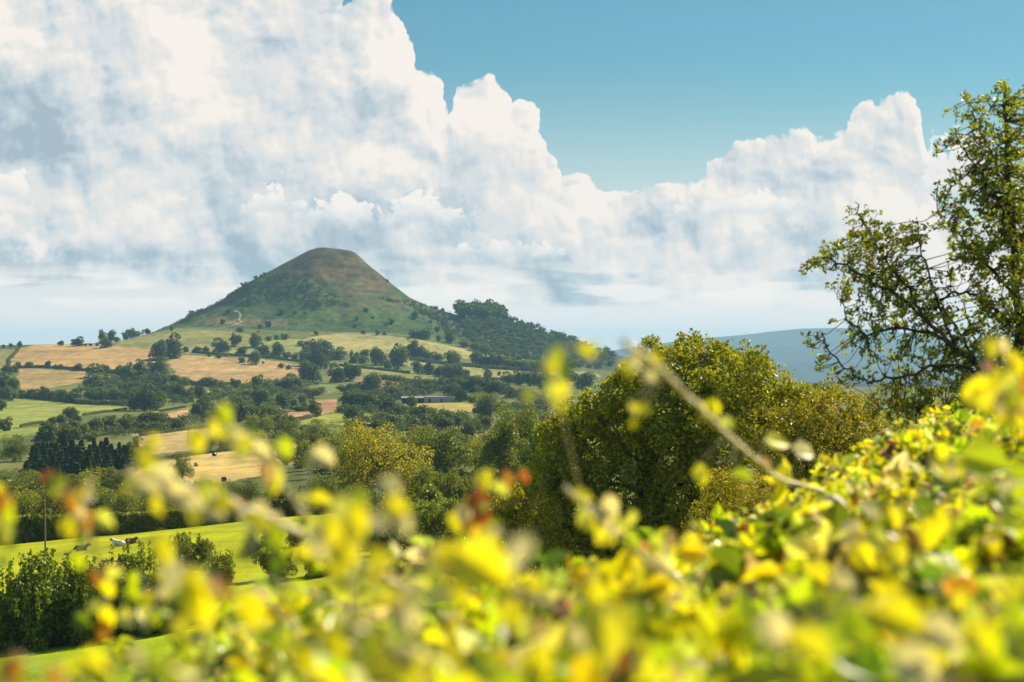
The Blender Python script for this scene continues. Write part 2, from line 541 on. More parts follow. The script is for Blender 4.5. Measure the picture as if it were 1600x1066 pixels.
def leaf_material(name, ca, cb, trans=0.4, gloss=0.06, hue_var=0.5, tint_attr=True):
    """two-sided leaf: diffuse + translucent, varied per object and per leaf clump"""
    m, N = new_mat(name)
    att = N.node('ShaderNodeAttribute', attribute_name='tint')
    oi = N.node('ShaderNodeObjectInfo')
    base = N.mix(N.m('MULTIPLY', oi.outputs['Random'], hue_var), ca, cb)
    col = N.vm('MULTIPLY', base, att.outputs['Color'])
    df = N.node('ShaderNodeBsdfDiffuse'); N.put(df.inputs[0], col)
    tr = N.node('ShaderNodeBsdfTranslucent'); N.put(tr.inputs[0], N.vm('MULTIPLY', col, (1.32, 1.30, 0.50)))
    ms = N.node('ShaderNodeMixShader'); ms.inputs[0].default_value = trans
    N.put(ms.inputs[1], df.outputs[0]); N.put(ms.inputs[2], tr.outputs[0])
    gl = N.node('ShaderNodeBsdfGlossy'); gl.inputs['Roughness'].default_value = 0.45
    gl.inputs[0].default_value = (0.9, 0.9, 0.85, 1)
    m2 = N.node('ShaderNodeMixShader'); m2.inputs[0].default_value = gloss
    N.put(m2.inputs[1], ms.outputs[0]); N.put(m2.inputs[2], gl.outputs[0])
    o = N.node('ShaderNodeOutputMaterial'); N.put(o.inputs[0], m2.outputs[0])
    return m


def plain_material(name, c1, c2, scale=3.0, rough=0.8, spec=0.3, metal=0.0, bump=0.2, stretch=(1, 1, 1)):
    m, N = new_mat(name)
    tc = N.node('ShaderNodeTexCoord').outputs['Object']
    n = N.noise(N.vm('MULTIPLY', tc, stretch), scale, 5.0, 0.6, '3D')
    d = N.node('ShaderNodeBsdfPrincipled')
    N.put(d.inputs['Base Color'], N.mix(N.ss(n, 0.3, 0.7), c1, c2))
    d.inputs['Roughness'].default_value = rough
    d.inputs['Metallic'].default_value = metal
    d.inputs['Specular IOR Level'].default_value = spec
    if bump:
        b = N.node('ShaderNodeBump'); b.inputs['Strength'].default_value = bump; b.inputs['Distance'].default_value = 0.02
        N.put(b.inputs['Height'], n); N.put(d.inputs['Normal'], b.outputs[0])
    o = N.node('ShaderNodeOutputMaterial'); N.put(o.inputs[0], d.outputs[0])
    return m


M = {}
M['land'] = land_material('land', 0.10)
M['far_leaf'] = leaf_material('far_leaf', (0.068, 0.105, 0.026), (0.155, 0.185, 0.036), 0.30, 0.02, 1.0)
M['mid_leaf'] = leaf_material('mid_leaf', (0.140, 0.185, 0.012), (0.230, 0.240, 0.010), 0.34, 0.03, 1.0)
M['gold_leaf'] = leaf_material('gold_leaf', (0.240, 0.260, 0.006), (0.360, 0.310, 0.004), 0.40, 0.04, 1.0)
M['conifer_leaf'] = leaf_material('conifer_leaf', (0.065, 0.100, 0.020), (0.085, 0.125, 0.024), 0.20, 0.02, 1.0)
M['near_leaf'] = leaf_material('near_leaf', (0.205, 0.250, 0.010), (0.205, 0.250, 0.010), 0.48, 0.06, 0.0)
M['scrub_leaf'] = leaf_material('scrub_leaf', (0.040, 0.062, 0.020), (0.040, 0.062, 0.020), 0.15, 0.02, 0.0)
M['wood_leaf'] = leaf_material('wood_leaf', (0.075, 0.118, 0.030), (0.075, 0.118, 0.030), 0.25, 0.02, 0.0)
M['bark'] = plain_material('bark', (0.055, 0.042, 0.032), (0.13, 0.105, 0.08), 6.0, 0.95, 0.1, 0, 0.5, (1, 1, 0.25))
M['cane'] = plain_material('cane', (0.62, 0.54, 0.22), (0.78, 0.68, 0.44), 9.0, 0.6, 0.3, 0, 0.3, (1, 1, 0.3))
M['brown_cane'] = plain_material('brown_cane', (0.24, 0.14, 0.09), (0.42, 0.28, 0.20), 9.0, 0.6, 0.3, 0, 0.3, (1, 1, 0.3))

# ------------------------------------------------------------------ fields: outline in (column, row) on the ground as surveyed, colour
GRASS = (0.150, 0.185, 0.010)
STUB = (0.330, 0.225, 0.080)
FIELDS = [
    ('pasture', 'lush green pasture at the foot of the bank below the dark hedge', None, (0.210, 0.290, 0.003)),
    ('pasture', 'bright green pasture with grazing cows and a wooden pole', None, (0.310, 0.335, 0.003)),
    ('field', 'pale stubble field with scattered round bales', [(190, 748), (222, 757), (330, 757), (405, 745), (440, 722), (482, 700), (462, 692), (400, 698), (300, 712), (240, 724), (200, 738)], (0.44, 0.32, 0.10)),
    ('field', 'narrow tan field above the stubble field with bales', [(205, 706), (222, 682), (290, 673), (345, 668), (352, 676), (330, 692), (296, 704), (215, 712)], (0.36, 0.26, 0.10)),
    ('field', 'thin pale strip of stubble beside a dark hedge', [(206, 679), (280, 668), (350, 663), (352, 667), (290, 672), (215, 683)], (0.42, 0.30, 0.14)),
    ('pasture', 'smooth lime green pasture under the long tree belt', [(-60, 632), (18, 624), (60, 623), (110, 628), (150, 632), (196, 634), (190, 641), (130, 648), (70, 662), (30, 667), (-60, 672)], (0.205, 0.235, 0.045)),
    ('pasture', 'small lime green pasture behind a dark round tree', [(-60, 678), (25, 670), (66, 666), (75, 672), (40, 682), (-60, 692)], (0.190, 0.225, 0.045)),
    ('field', 'broad golden field rising to the bare skyline', [(14, 573), (22, 556), (30, 545), (60, 538), (150, 538), (178, 541), (240, 546), (262, 560), (240, 568), (190, 576), (130, 578), (60, 574)], (0.34, 0.225, 0.085)),
    ('field', 'olive tan field below the golden skyline field', [(20, 612), (32, 576), (60, 576), (136, 581), (128, 598), (60, 610)], (0.27, 0.195, 0.070)),
    ('pasture', 'olive pasture corner at the far end of the skyline', [(-80, 545), (26, 546), (18, 560), (12, 576), (-80, 582)], (0.20, 0.19, 0.060)),
    ('pasture', 'olive green pasture at the foot of the bracken slope', [(180, 541), (196, 527), (230, 516), (270, 513), (330, 516), (380, 520), (405, 530), (350, 552), (290, 553), (250, 548)], (0.185, 0.180, 0.052)),
    ('pasture', 'pale green pasture between field trees under the bracken', [(352, 552), (405, 531), (440, 530), (470, 530), (480, 552), (455, 562), (400, 556)], (0.20, 0.22, 0.065)),
    ('field', 'ribbed tan field with single trees scattered over it', [(262, 566), (290, 555), (345, 558), (400, 560), (440, 566), (472, 570), (476, 580), (455, 592), (400, 604), (330, 600), (280, 590)], (0.33, 0.225, 0.090)),
    ('pasture', 'pale yellow green pasture curving under the bracken slope', [(455, 536), (490, 526), (530, 521), (570, 520), (620, 527), (690, 537), (740, 549), (768, 556), (745, 562), (690, 556), (640, 546), (600, 553), (550, 552), (500, 550)], (0.26, 0.24, 0.082)),
    ('pasture', 'green pasture below the clump of three round trees', [(518, 566), (550, 568), (590, 574), (640, 580), (692, 590), (684, 598), (640, 594), (590, 590), (530, 578)], (0.185, 0.205, 0.060)),
    ('pasture', 'long olive green pasture under the shoulder wood', [(620, 562), (660, 562), (710, 572), (770, 577), (850, 585), (850, 594), (780, 591), (740, 588), (690, 580), (640, 574)], (0.205, 0.205, 0.065)),
    ('pasture', 'pale far pasture glimpsed past the golden oak', [(850, 578), (930, 582), (940, 590), (860, 590)], (0.26, 0.23, 0.085)),
    ('field', 'bare brown ploughed field behind dark round trees', [(552, 590), (580, 590), (620, 597), (642, 606), (600, 614), (560, 606)], (0.225, 0.150, 0.085)),
    ('pasture', 'little green paddock among dark trees', [(498, 600), (540, 602), (540, 613), (500, 616)], (0.15, 0.19, 0.05)),
    ('field', 'red brown field with tiny black dots of stock', [(400, 660), (440, 650), (492, 626), (526, 624), (528, 640), (480, 656), (430, 664)], (0.30, 0.175, 0.085)),
    ('pasture', 'bright green paddock around a lone spreading tree', [(462, 662), (500, 650), (545, 643), (592, 648), (590, 664), (520, 664)], (0.205, 0.235, 0.028)),
    ('field', 'straw coloured field in front of the long barn', [(640, 630), (742, 629), (742, 640), (725, 647), (680, 646), (650, 638)], (0.30, 0.255, 0.055)),
    ('field', 'pink tan field between two belts of trees', [(256, 660), (262, 646), (292, 640), (300, 650), (288, 662)], (0.36, 0.24, 0.12)),
    ('field', 'tan slip of field under the ribbed slope', [(290, 606), (335, 612), (340, 622), (300, 614)], (0.29, 0.215, 0.09)),
    ('field', 'narrow orange tan field behind the blurred leaves', [(338, 636), (392, 628), (396, 640), (345, 646)], (0.37, 0.25, 0.11)),
    ('field', 'tan bank behind the small yellow tree', [(430, 722), (440, 706), (480, 698), (490, 716), (455, 726)], (0.42, 0.30, 0.115)),
    ('pasture', 'sunny green paddock beside the dark oak crown', [(728, 686), (770, 683), (772, 690), (730, 694)], (0.20, 0.22, 0.02)),
    ('field', 'sliver of straw behind roadside trees', [(690, 664), (705, 664), (760, 672), (760, 682), (725, 684), (690, 676)], (0.42, 0.30, 0.13)),
]


def in_poly(px, py, poly):
    n = len(poly)
    inside = np.zeros(px.shape, bool)
    for i in range(n):
        x1, y1 = poly[i]; x2, y2 = poly[(i + 1) % n]
        c = ((y1 > py) != (y2 > py))
        xi = (x2 - x1) * (py - y1) / (y2 - y1 + 1e-12) + x1
        inside ^= c & (px < xi)
    return inside


def build_land():
    cols = np.concatenate([np.arange(-560, -40, 20.0), np.arange(-40, 1000, 4.0), np.arange(1000, 1700, 8.0), np.arange(1700, 2161, 20.0)])
    rows = np.concatenate([np.geomspace(1, 140, 60), np.geomspace(142, 340, 150)[1:], np.geomspace(342, 1500, 170), np.geomspace(1506, 2640, 190),
                           np.arange(2646, 3300, 5.0), np.geomspace(3306, 20000, 130)])
    nc, nr = len(cols), len(rows)
    PX, DD = np.meshgrid(cols, rows)
    px = PX.ravel(); dd = DD.ravel()
    z = terrain(px, dd)
    X = (px - HX) / F * dd
    py = HY - z / dd * F
    V = np.stack([X, dd, z], 1)
    # ---- albedo per vertex
    n1 = fbm(X / 60, dd / 120, 4, 41); n2 = fbm(X / 14, dd / 30, 3, 51)
    wild = np.array([0.085, 0.105, 0.026]); rough = np.array([0.150, 0.155, 0.040])
    C = wild + (rough - wild) * np.clip((n1 - 0.35) * 2.2, 0, 1)[:, None]
    region = np.zeros(len(px), int)
    jx = (fbm(X / 25, dd / 50, 3, 61) - 0.5) * 5.0; jy = (fbm(X / 25, dd / 50, 3, 71) - 0.5) * 2.5
    for k, (nm, lb, poly, c) in enumerate(FIELDS):
        if k == 0:
            msk = (dd < 158) & (px < 800)
        elif k == 1:
            msk = (dd > 158) & (dd < 312) & (px < 660)
        else:
            lo = min(p[1] for p in poly); 
            msk = in_poly(px + jx * 0.6, py + jy * 0.6, poly) & (dd > 330) & (dd < 2690)
        region[msk] = k + 1
        var = 0.85 + 0.3 * n1[msk]
        stripe = 1.0
        if nm == 'field':
            stripe = 0.93 + 0.14 * vnoise(X[msk] / 300, z[msk] / 0.9 + dd[msk] / 26, 5)
        C[msk] = np.array(c)[None] * (var * stripe)[:, None]
    # ---- the hill: bracken below, heather and bare earth above; colours darkened as cloud shadow
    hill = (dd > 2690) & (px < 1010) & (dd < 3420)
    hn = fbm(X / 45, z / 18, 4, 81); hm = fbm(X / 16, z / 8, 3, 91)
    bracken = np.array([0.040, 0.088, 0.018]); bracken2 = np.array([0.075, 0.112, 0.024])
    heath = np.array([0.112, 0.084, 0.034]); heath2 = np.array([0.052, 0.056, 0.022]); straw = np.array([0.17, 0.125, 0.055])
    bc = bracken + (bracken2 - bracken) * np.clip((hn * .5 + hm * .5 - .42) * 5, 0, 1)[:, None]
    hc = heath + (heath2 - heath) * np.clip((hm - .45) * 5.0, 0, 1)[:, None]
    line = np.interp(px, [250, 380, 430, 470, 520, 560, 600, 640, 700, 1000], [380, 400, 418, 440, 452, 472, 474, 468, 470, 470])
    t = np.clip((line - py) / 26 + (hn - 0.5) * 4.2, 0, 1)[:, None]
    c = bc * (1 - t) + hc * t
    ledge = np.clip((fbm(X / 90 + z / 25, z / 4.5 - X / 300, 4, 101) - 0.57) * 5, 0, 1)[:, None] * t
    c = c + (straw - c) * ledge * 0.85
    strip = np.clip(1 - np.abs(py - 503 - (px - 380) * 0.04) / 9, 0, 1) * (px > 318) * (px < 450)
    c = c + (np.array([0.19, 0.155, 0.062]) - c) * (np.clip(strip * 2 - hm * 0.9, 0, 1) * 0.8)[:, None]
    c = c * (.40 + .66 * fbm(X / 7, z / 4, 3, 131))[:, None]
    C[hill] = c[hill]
    wl = (dd > 2690) & (px > 715) & (px < 1010) & (dd < 3420)
    tw = np.clip((px - 715) / 45 - (545 - py) * 0.0, 0, 1)[:, None]
    C[wl] = (C * (1 - tw) + np.array([0.045, 0.062, 0.022]) * tw)[wl]
    far = dd > 3420
    mt = np.clip((fbm(X / 500, dd / 900, 4, 111) - .4) * 3, 0, 1)[:, None]
    C[far] = (np.array([0.022, 0.030, 0.026]) + np.array([0.02, 0.016, 0.012]) * mt)[far]
    # close ground under the brambles
    near = dd < 60
    C[near] = np.array([0.10, 0.105, 0.02])
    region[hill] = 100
    region[(dd > 9000)] = 101
    # ---- faces by region
    iq = (np.arange(nr - 1)[:, None] * nc + np.arange(nc - 1)[None]).ravel()
    Q = np.stack([iq, iq + 1, iq + nc + 1, iq + nc], 1)
    fr = region[Q].max(axis=1)
    same = (region[Q] == fr[:, None]).sum(1)
    fr = np.where(same >= 2, fr, region[Q][:, 0])
    # normals of the whole sheet, so that neighbouring pieces join without a crease
    G = V.reshape(nr, nc, 3)
    gu = np.gradient(G, axis=1); gv = np.gradient(G, axis=0)
    NN = np.cross(gu, gv).reshape(-1, 3)
    NN /= np.linalg.norm(NN, axis=1)[:, None] + 1e-12
    for k in np.unique(fr):
        f = Q[fr == k]
        if len(f) < 3:
            continue
        u, inv = np.unique(f.ravel(), return_inverse=True)
        if k == 0: nm, lb = 'ground', 'rough grassy valley floor between the hedges'
        elif k == 100: nm, lb = 'hill', 'steep flat topped hill of green bracken and brown heather'
        elif k == 101: nm, lb = 'mountain', 'long blue moorland ridge far beyond the valley'
        else: nm, lb = FIELDS[k - 1][0], FIELDS[k - 1][1]
        me = mesh_np(nm, V[u], quads=inv.reshape(-1, 4), cols=C[u], smooth=True)
        me.normals_split_custom_set_from_vertices(NN[u].tolist())
        o = link(nm, me, [M['land']])
        tag(o, lb, None, None, 'structure')


build_land()

# ------------------------------------------------------------------ vegetation: prototypes of height 1 standing on the origin
def unit(v):
    return v / (np.linalg.norm(v, axis=1)[:, None] + 1e-9)


def leaf_quads(P, Nrm, size, r, aspect=0.62, droop=0.0):
    """one leaf (or leaf spray) quad per point, facing Nrm, turned at random"""
    n = len(P)
    a = unit(r.normal(size=(n, 3)))
    t = unit(np.cross(Nrm, a))
    b = np.cross(Nrm, t)
    s = np.broadcast_to(np.asarray(size, float), (n,))[:, None]
    fold = Nrm * s * 0.22
    V = np.stack([P - t * s * .5, P + b * s * .5 * aspect + fold, P + t * s * .5, P - b * s * .5 * aspect + fold * r.uniform(-1, 1, (n, 1))], 1).reshape(-1, 3)
    Q = np.arange(4 * n).reshape(n, 4)
    return V, Q


def tube(pts, radii, sides=6, cap=True):
    pts = np.asarray(pts, float)
    n = len(pts)
    V = []
    for i in range(n):
        d = pts[min(i + 1, n - 1)] - pts[max(i - 1, 0)]
        d = d / (np.linalg.norm(d) + 1e-9)
        a = np.array([0, 0, 1.0]) if abs(d[2]) < 0.9 else np.array([1.0, 0, 0])
        u = np.cross(d, a); u /= np.linalg.norm(u); w = np.cross(d, u)
        for k in range(sides):
            an = 2 * math.pi * k / sides
            V.append(pts[i] + (u * math.cos(an) + w * math.sin(an)) * radii[i])
    Q = [[i * sides + k, i * sides + (k + 1) % sides, (i + 1) * sides + (k + 1) % sides, (i + 1) * sides + k] for i in range(n - 1) for k in range(sides)]
    return np.array(V), np.array(Q)


def merge(parts):
    V, Q, off = [], [], 0
    for v, q in parts:
        V.append(v); Q.append(q + off); off += len(v)
    return np.concatenate(V), np.concatenate(Q)


def limb_set(r, height, radius, spread, n, base=0.25):
    """trunk with n rising limbs; returns parts and limb ends"""
    parts, ends = [], []
    bend = r.normal(size=2) * 0.03 * height
    tp = [(0, 0, -0.06 * height), (0, 0, 0.02 * height), (bend[0] * .5, bend[1] * .5, height * .35), (bend[0], bend[1], height * .72)]
    parts.append(tube(tp, [radius * 1.5, radius * 1.1, radius * .75, radius * .28], 8))
    for k in range(n):
        h0 = height * r.uniform(base, .55)
        an = 2 * math.pi * (k + r.uniform(-.3, .3)) / n
        ln = spread * r.uniform(.55, .95)
        up = height * r.uniform(.12, .40)
        p0 = np.array([bend[0] * h0 / height, bend[1] * h0 / height, h0])
        p2 = p0 + np.array([math.cos(an) * ln, math.sin(an) * ln, up])
        p1 = p0 * .5 + p2 * .5 + np.array([0, 0, -0.03 * height]) + r.normal(size=3) * .02 * height
        parts.append(tube([p0, p1, p2], [radius * .5, radius * .32, radius * .10], 5))
        ends.append(p2)
    return parts, ends


def broad_crown(r, n_lobes, n_leaf, leaf, rx=0.40, zc=0.56, rz=0.42, low=0.16, lobe_r=(.13, .24), flat=1.0):
    """points, normals and tints of a domed crown of overlapping lobes"""
    C, Rr = [], []
    for k in range(n_lobes):
        # lobes over an ellipsoid, fewer inside
        d = unit(r.normal(size=(1, 3)))[0]
        d[2] = d[2] * .9 + .12
        q = r.uniform(.35, .92) if k > n_lobes * .2 else r.uniform(.1, .4)
        c = np.array([d[0] * rx * q, d[1] * rx * q, zc + d[2] * rz * q])
        c[2] = max(c[2], low + .07)
        C.append(c); Rr.append(r.uniform(*lobe_r))
    C = np.array(C); Rr = np.array(Rr)
    w = Rr ** 2; w /= w.sum()
    idx = r.choice(n_lobes, n_leaf, p=w)
    d = unit(r.normal(size=(n_leaf, 3)))
    d[:, 2] = np.abs(d[:, 2]) * np.where(r.random(n_leaf) < .72, 1, -1)
    rad = Rr[idx] * (0.55 + 0.5 * r.random(n_leaf) ** .6)
    P = C[idx] + d * rad[:, None] * np.array([1, 1, .82 * flat])
    P[:, 2] = np.maximum(P[:, 2], low * (0.6 + .5 * r.random(n_leaf)))
    Nn = unit(d * .8 + r.normal(size=(n_leaf, 3)) * .55 + np.array([0, 0, .25]))
    lobe_t = r.uniform(.78, 1.22, n_lobes)[idx]
    tint = (lobe_t * r.uniform(.7, 1.3, n_leaf))[:, None] * np.stack([1 + .16 * r.normal(size=n_leaf), np.ones(n_leaf), np.ones(n_leaf)], 1)
    return P, Nn, tint


def fit(P, asp, low):
    """scale a crown to width asp and height 1 with its skirt at low"""
    P = P.copy()
    w = np.percentile(np.hypot(P[:, 0], P[:, 1]), 97)
    P[:, :2] *= asp * .5 / w
    a, b = np.percentile(P[:, 2], 1), np.percentile(P[:, 2], 99.3)
    P[:, 2] = low + (P[:, 2] - a) * (.98 - low) / (b - a)
    return P


def crown_mesh(name, P, Nn, tint, size, r, aspect=.62):
    V, Q = leaf_quads(P, Nn, size, r, aspect)
    return mesh_np(name, V, quads=Q, cols=np.repeat(np.clip(tint, .2, 2.2), 4, axis=0), smooth=False)


def joined(name, trunk_parts, P, Nn, tint, size, r, aspect=.62):
    """crown and trunk in one mesh with two materials, for trees a few pixels tall"""
    V, Q = leaf_quads(P, Nn, size, r, aspect)
    tv, tq = merge(trunk_parts)
    VV = np.concatenate([V, tv]); QQ = np.concatenate([Q, tq + len(V)])
    cols = np.concatenate([np.repeat(np.clip(tint, .2, 2.2), 4, axis=0), np.ones((len(tv), 3))])
    mi = np.concatenate([np.zeros(len(Q)), np.ones(len(tq))])
    return mesh_np(name, VV, quads=QQ, cols=cols, mat_idx=mi)


ASPECT = {'round': 0.98, 'tall': 0.70, 'spread': 1.55, 'bush': 1.6, 'conifer': .42}
MASP = {'round': 1.0, 'tall': .68, 'spread': 1.30, 'bush': 1.35}


def make_far(kind, seed, leaf_mat):
    r = np.random.default_rng(seed)
    if kind == 'round':
        P, Nn, t = broad_crown(r, 20, 1900, .07, rx=.46, zc=.54, rz=.40, low=.08)
        tr, _ = limb_set(r, 1, .035, .3, 3)
        s = r.uniform(.07, .13, len(P))
    elif kind == 'tall':
        P, Nn, t = broad_crown(r, 20, 1700, .06, rx=.30, zc=.56, rz=.44, low=.10, lobe_r=(.10, .19))
        tr, _ = limb_set(r, 1, .028, .22, 3)
        s = r.uniform(.06, .11, len(P))
    elif kind == 'spread':
        P, Nn, t = broad_crown(r, 22, 1900, .08, rx=.72, zc=.58, rz=.34, low=.20, lobe_r=(.16, .27))
        tr, _ = limb_set(r, 1, .045, .5, 4)
        s = r.uniform(.08, .15, len(P))
    elif kind == 'bush':
        P, Nn, t = broad_crown(r, 14, 1200, .1, rx=.72, zc=.42, rz=.40, low=0.0, lobe_r=(.22, .36))
        tr, _ = limb_set(r, .6, .04, .35, 3, base=.05)
        s = r.uniform(.11, .20, len(P))
    elif kind == 'conifer':
        n = 1300
        h = r.random(n) ** .8
        an = r.uniform(0, 2 * math.pi, n)
        rr = (1 - h) * .25 * (0.72 + .28 * np.sin(h * 40)) * r.uniform(.6, 1, n) + .012
        P = np.stack([np.cos(an) * rr, np.sin(an) * rr, .06 + h * .95 - rr * .25], 1)
        Nn = unit(np.stack([np.cos(an) * .5, np.sin(an) * .5, np.full(n, .75)], 1) + r.normal(size=(n, 3)) * .3)
        t = np.repeat(r.uniform(.65, 1.35, n)[:, None], 3, 1)
        tr = [tube([(0, 0, -.05), (0, 0, .5), (0, 0, .95)], [.03, .018, .004], 6)]
        s = r.uniform(.05, .10, n)
    if kind != 'conifer':
        P = fit(P, ASPECT[kind], {'round': .03, 'tall': .04, 'spread': .10, 'bush': -.05}[kind])
    me = joined(kind + '_tree', tr, P, Nn, t, s, r)
    me.materials.append(M[leaf_mat]); me.materials.append(M['bark'])
    return me


FAR = {k: [make_far(k, 100 + 10 * i + j, 'conifer_leaf' if k == 'conifer' else 'far_leaf') for j in range(3)]
       for i, k in enumerate(('round', 'tall', 'spread', 'bush', 'conifer'))}


def make_mid(kind, seed, leaf_mat, n_leaf, leaf=(.022, .042)):
    """crown mesh and trunk mesh for trees large enough to show their parts"""
    r = np.random.default_rng(seed)
    if kind == 'round':
        P, Nn, t = broad_crown(r, 46, n_leaf, .03, rx=.46, zc=.56, rz=.41, low=.12, lobe_r=(.07, .15))
        tr, _ = limb_set(r, 1, .03, .34, 7)
    elif kind == 'tall':
        P, Nn, t = broad_crown(r, 44, n_leaf, .03, rx=.30, zc=.57, rz=.43, low=.10, lobe_r=(.06, .12))
        tr, _ = limb_set(r, 1, .024, .24, 7)
    elif kind == 'spread':
        P, Nn, t = broad_crown(r, 50, n_leaf, .03, rx=.60, zc=.58, rz=.36, low=.16, lobe_r=(.08, .16))
        tr, _ = limb_set(r, 1, .036, .44, 8)
    else:
        P, Nn, t = broad_crown(r, 40, n_leaf, .04, rx=.62, zc=.42, rz=.46, low=.0, lobe_r=(.11, .20))
        # loose shoots above the outline
        m = n_leaf // 12
        k = r.integers(0, 26, m)
        sx = r.uniform(-.55, .55, (26, 2)); sh = r.uniform(.10, .26, 26)
        base = .80 - .55 * (sx[:, 0] ** 2 + sx[:, 1] ** 2)
        u = r.random(m)
        SP = np.stack([sx[k, 0] + r.normal(size=m) * .014, sx[k, 1] + r.normal(size=m) * .014, base[k] + u * sh[k]], 1)
        P = np.concatenate([P, SP]); Nn = np.concatenate([Nn, unit(r.normal(size=(m, 3)))]); t = np.concatenate([t, np.tile(r.uniform(.9, 1.4, (m, 1)), (1, 3))])
        tr, _ = limb_set(r, .6, .028, .4, 6, base=.04)
    P = fit(P, MASP[kind], {'round': .05, 'tall': .06, 'spread': .14, 'bush': -.06}[kind])
    cm = crown_mesh(kind + '_crown', P, Nn, t, r.uniform(*leaf, len(P)), r)
    cm.materials.append(M[leaf_mat])
    tv, tq = merge(tr)
    tm = mesh_np(kind + '_trunk', tv, quads=tq, smooth=True)
    tm.materials.append(M['bark'])
    return cm, tm


MID = {'round': [make_mid('round', 301 + j, 'mid_leaf', 9000) for j in range(2)],
       'tall': [make_mid('tall', 311 + j, 'mid_leaf', 8000) for j in range(2)],
       'spread': [make_mid('spread', 321 + j, 'mid_leaf', 9000) for j in range(2)],
       'gold': [make_mid('spread', 331 + j, 'gold_leaf', 11000) for j in range(2)],
       'goldtall': [make_mid('tall', 336, 'gold_leaf', 7000)],
       'shrub': [make_mid('bush', 341 + j, 'mid_leaf', 13000, (.030, .062)) for j in range(3)]}

ORD = ['leftmost', 'second', 'third', 'fourth', 'fifth', 'sixth', 'seventh', 'eighth', 'ninth', 'tenth', 'eleventh', 'twelfth', 'thirteenth', 'fourteenth',
       'fifteenth', 'sixteenth', 'seventeenth', 'eighteenth', 'nineteenth', 'twentieth']


def ordinal(i, n):
    if n == 1: return ''
    if i == 0: return 'leftmost '
    if i == n - 1: return 'rightmost '
    return ORD[i] + ' '


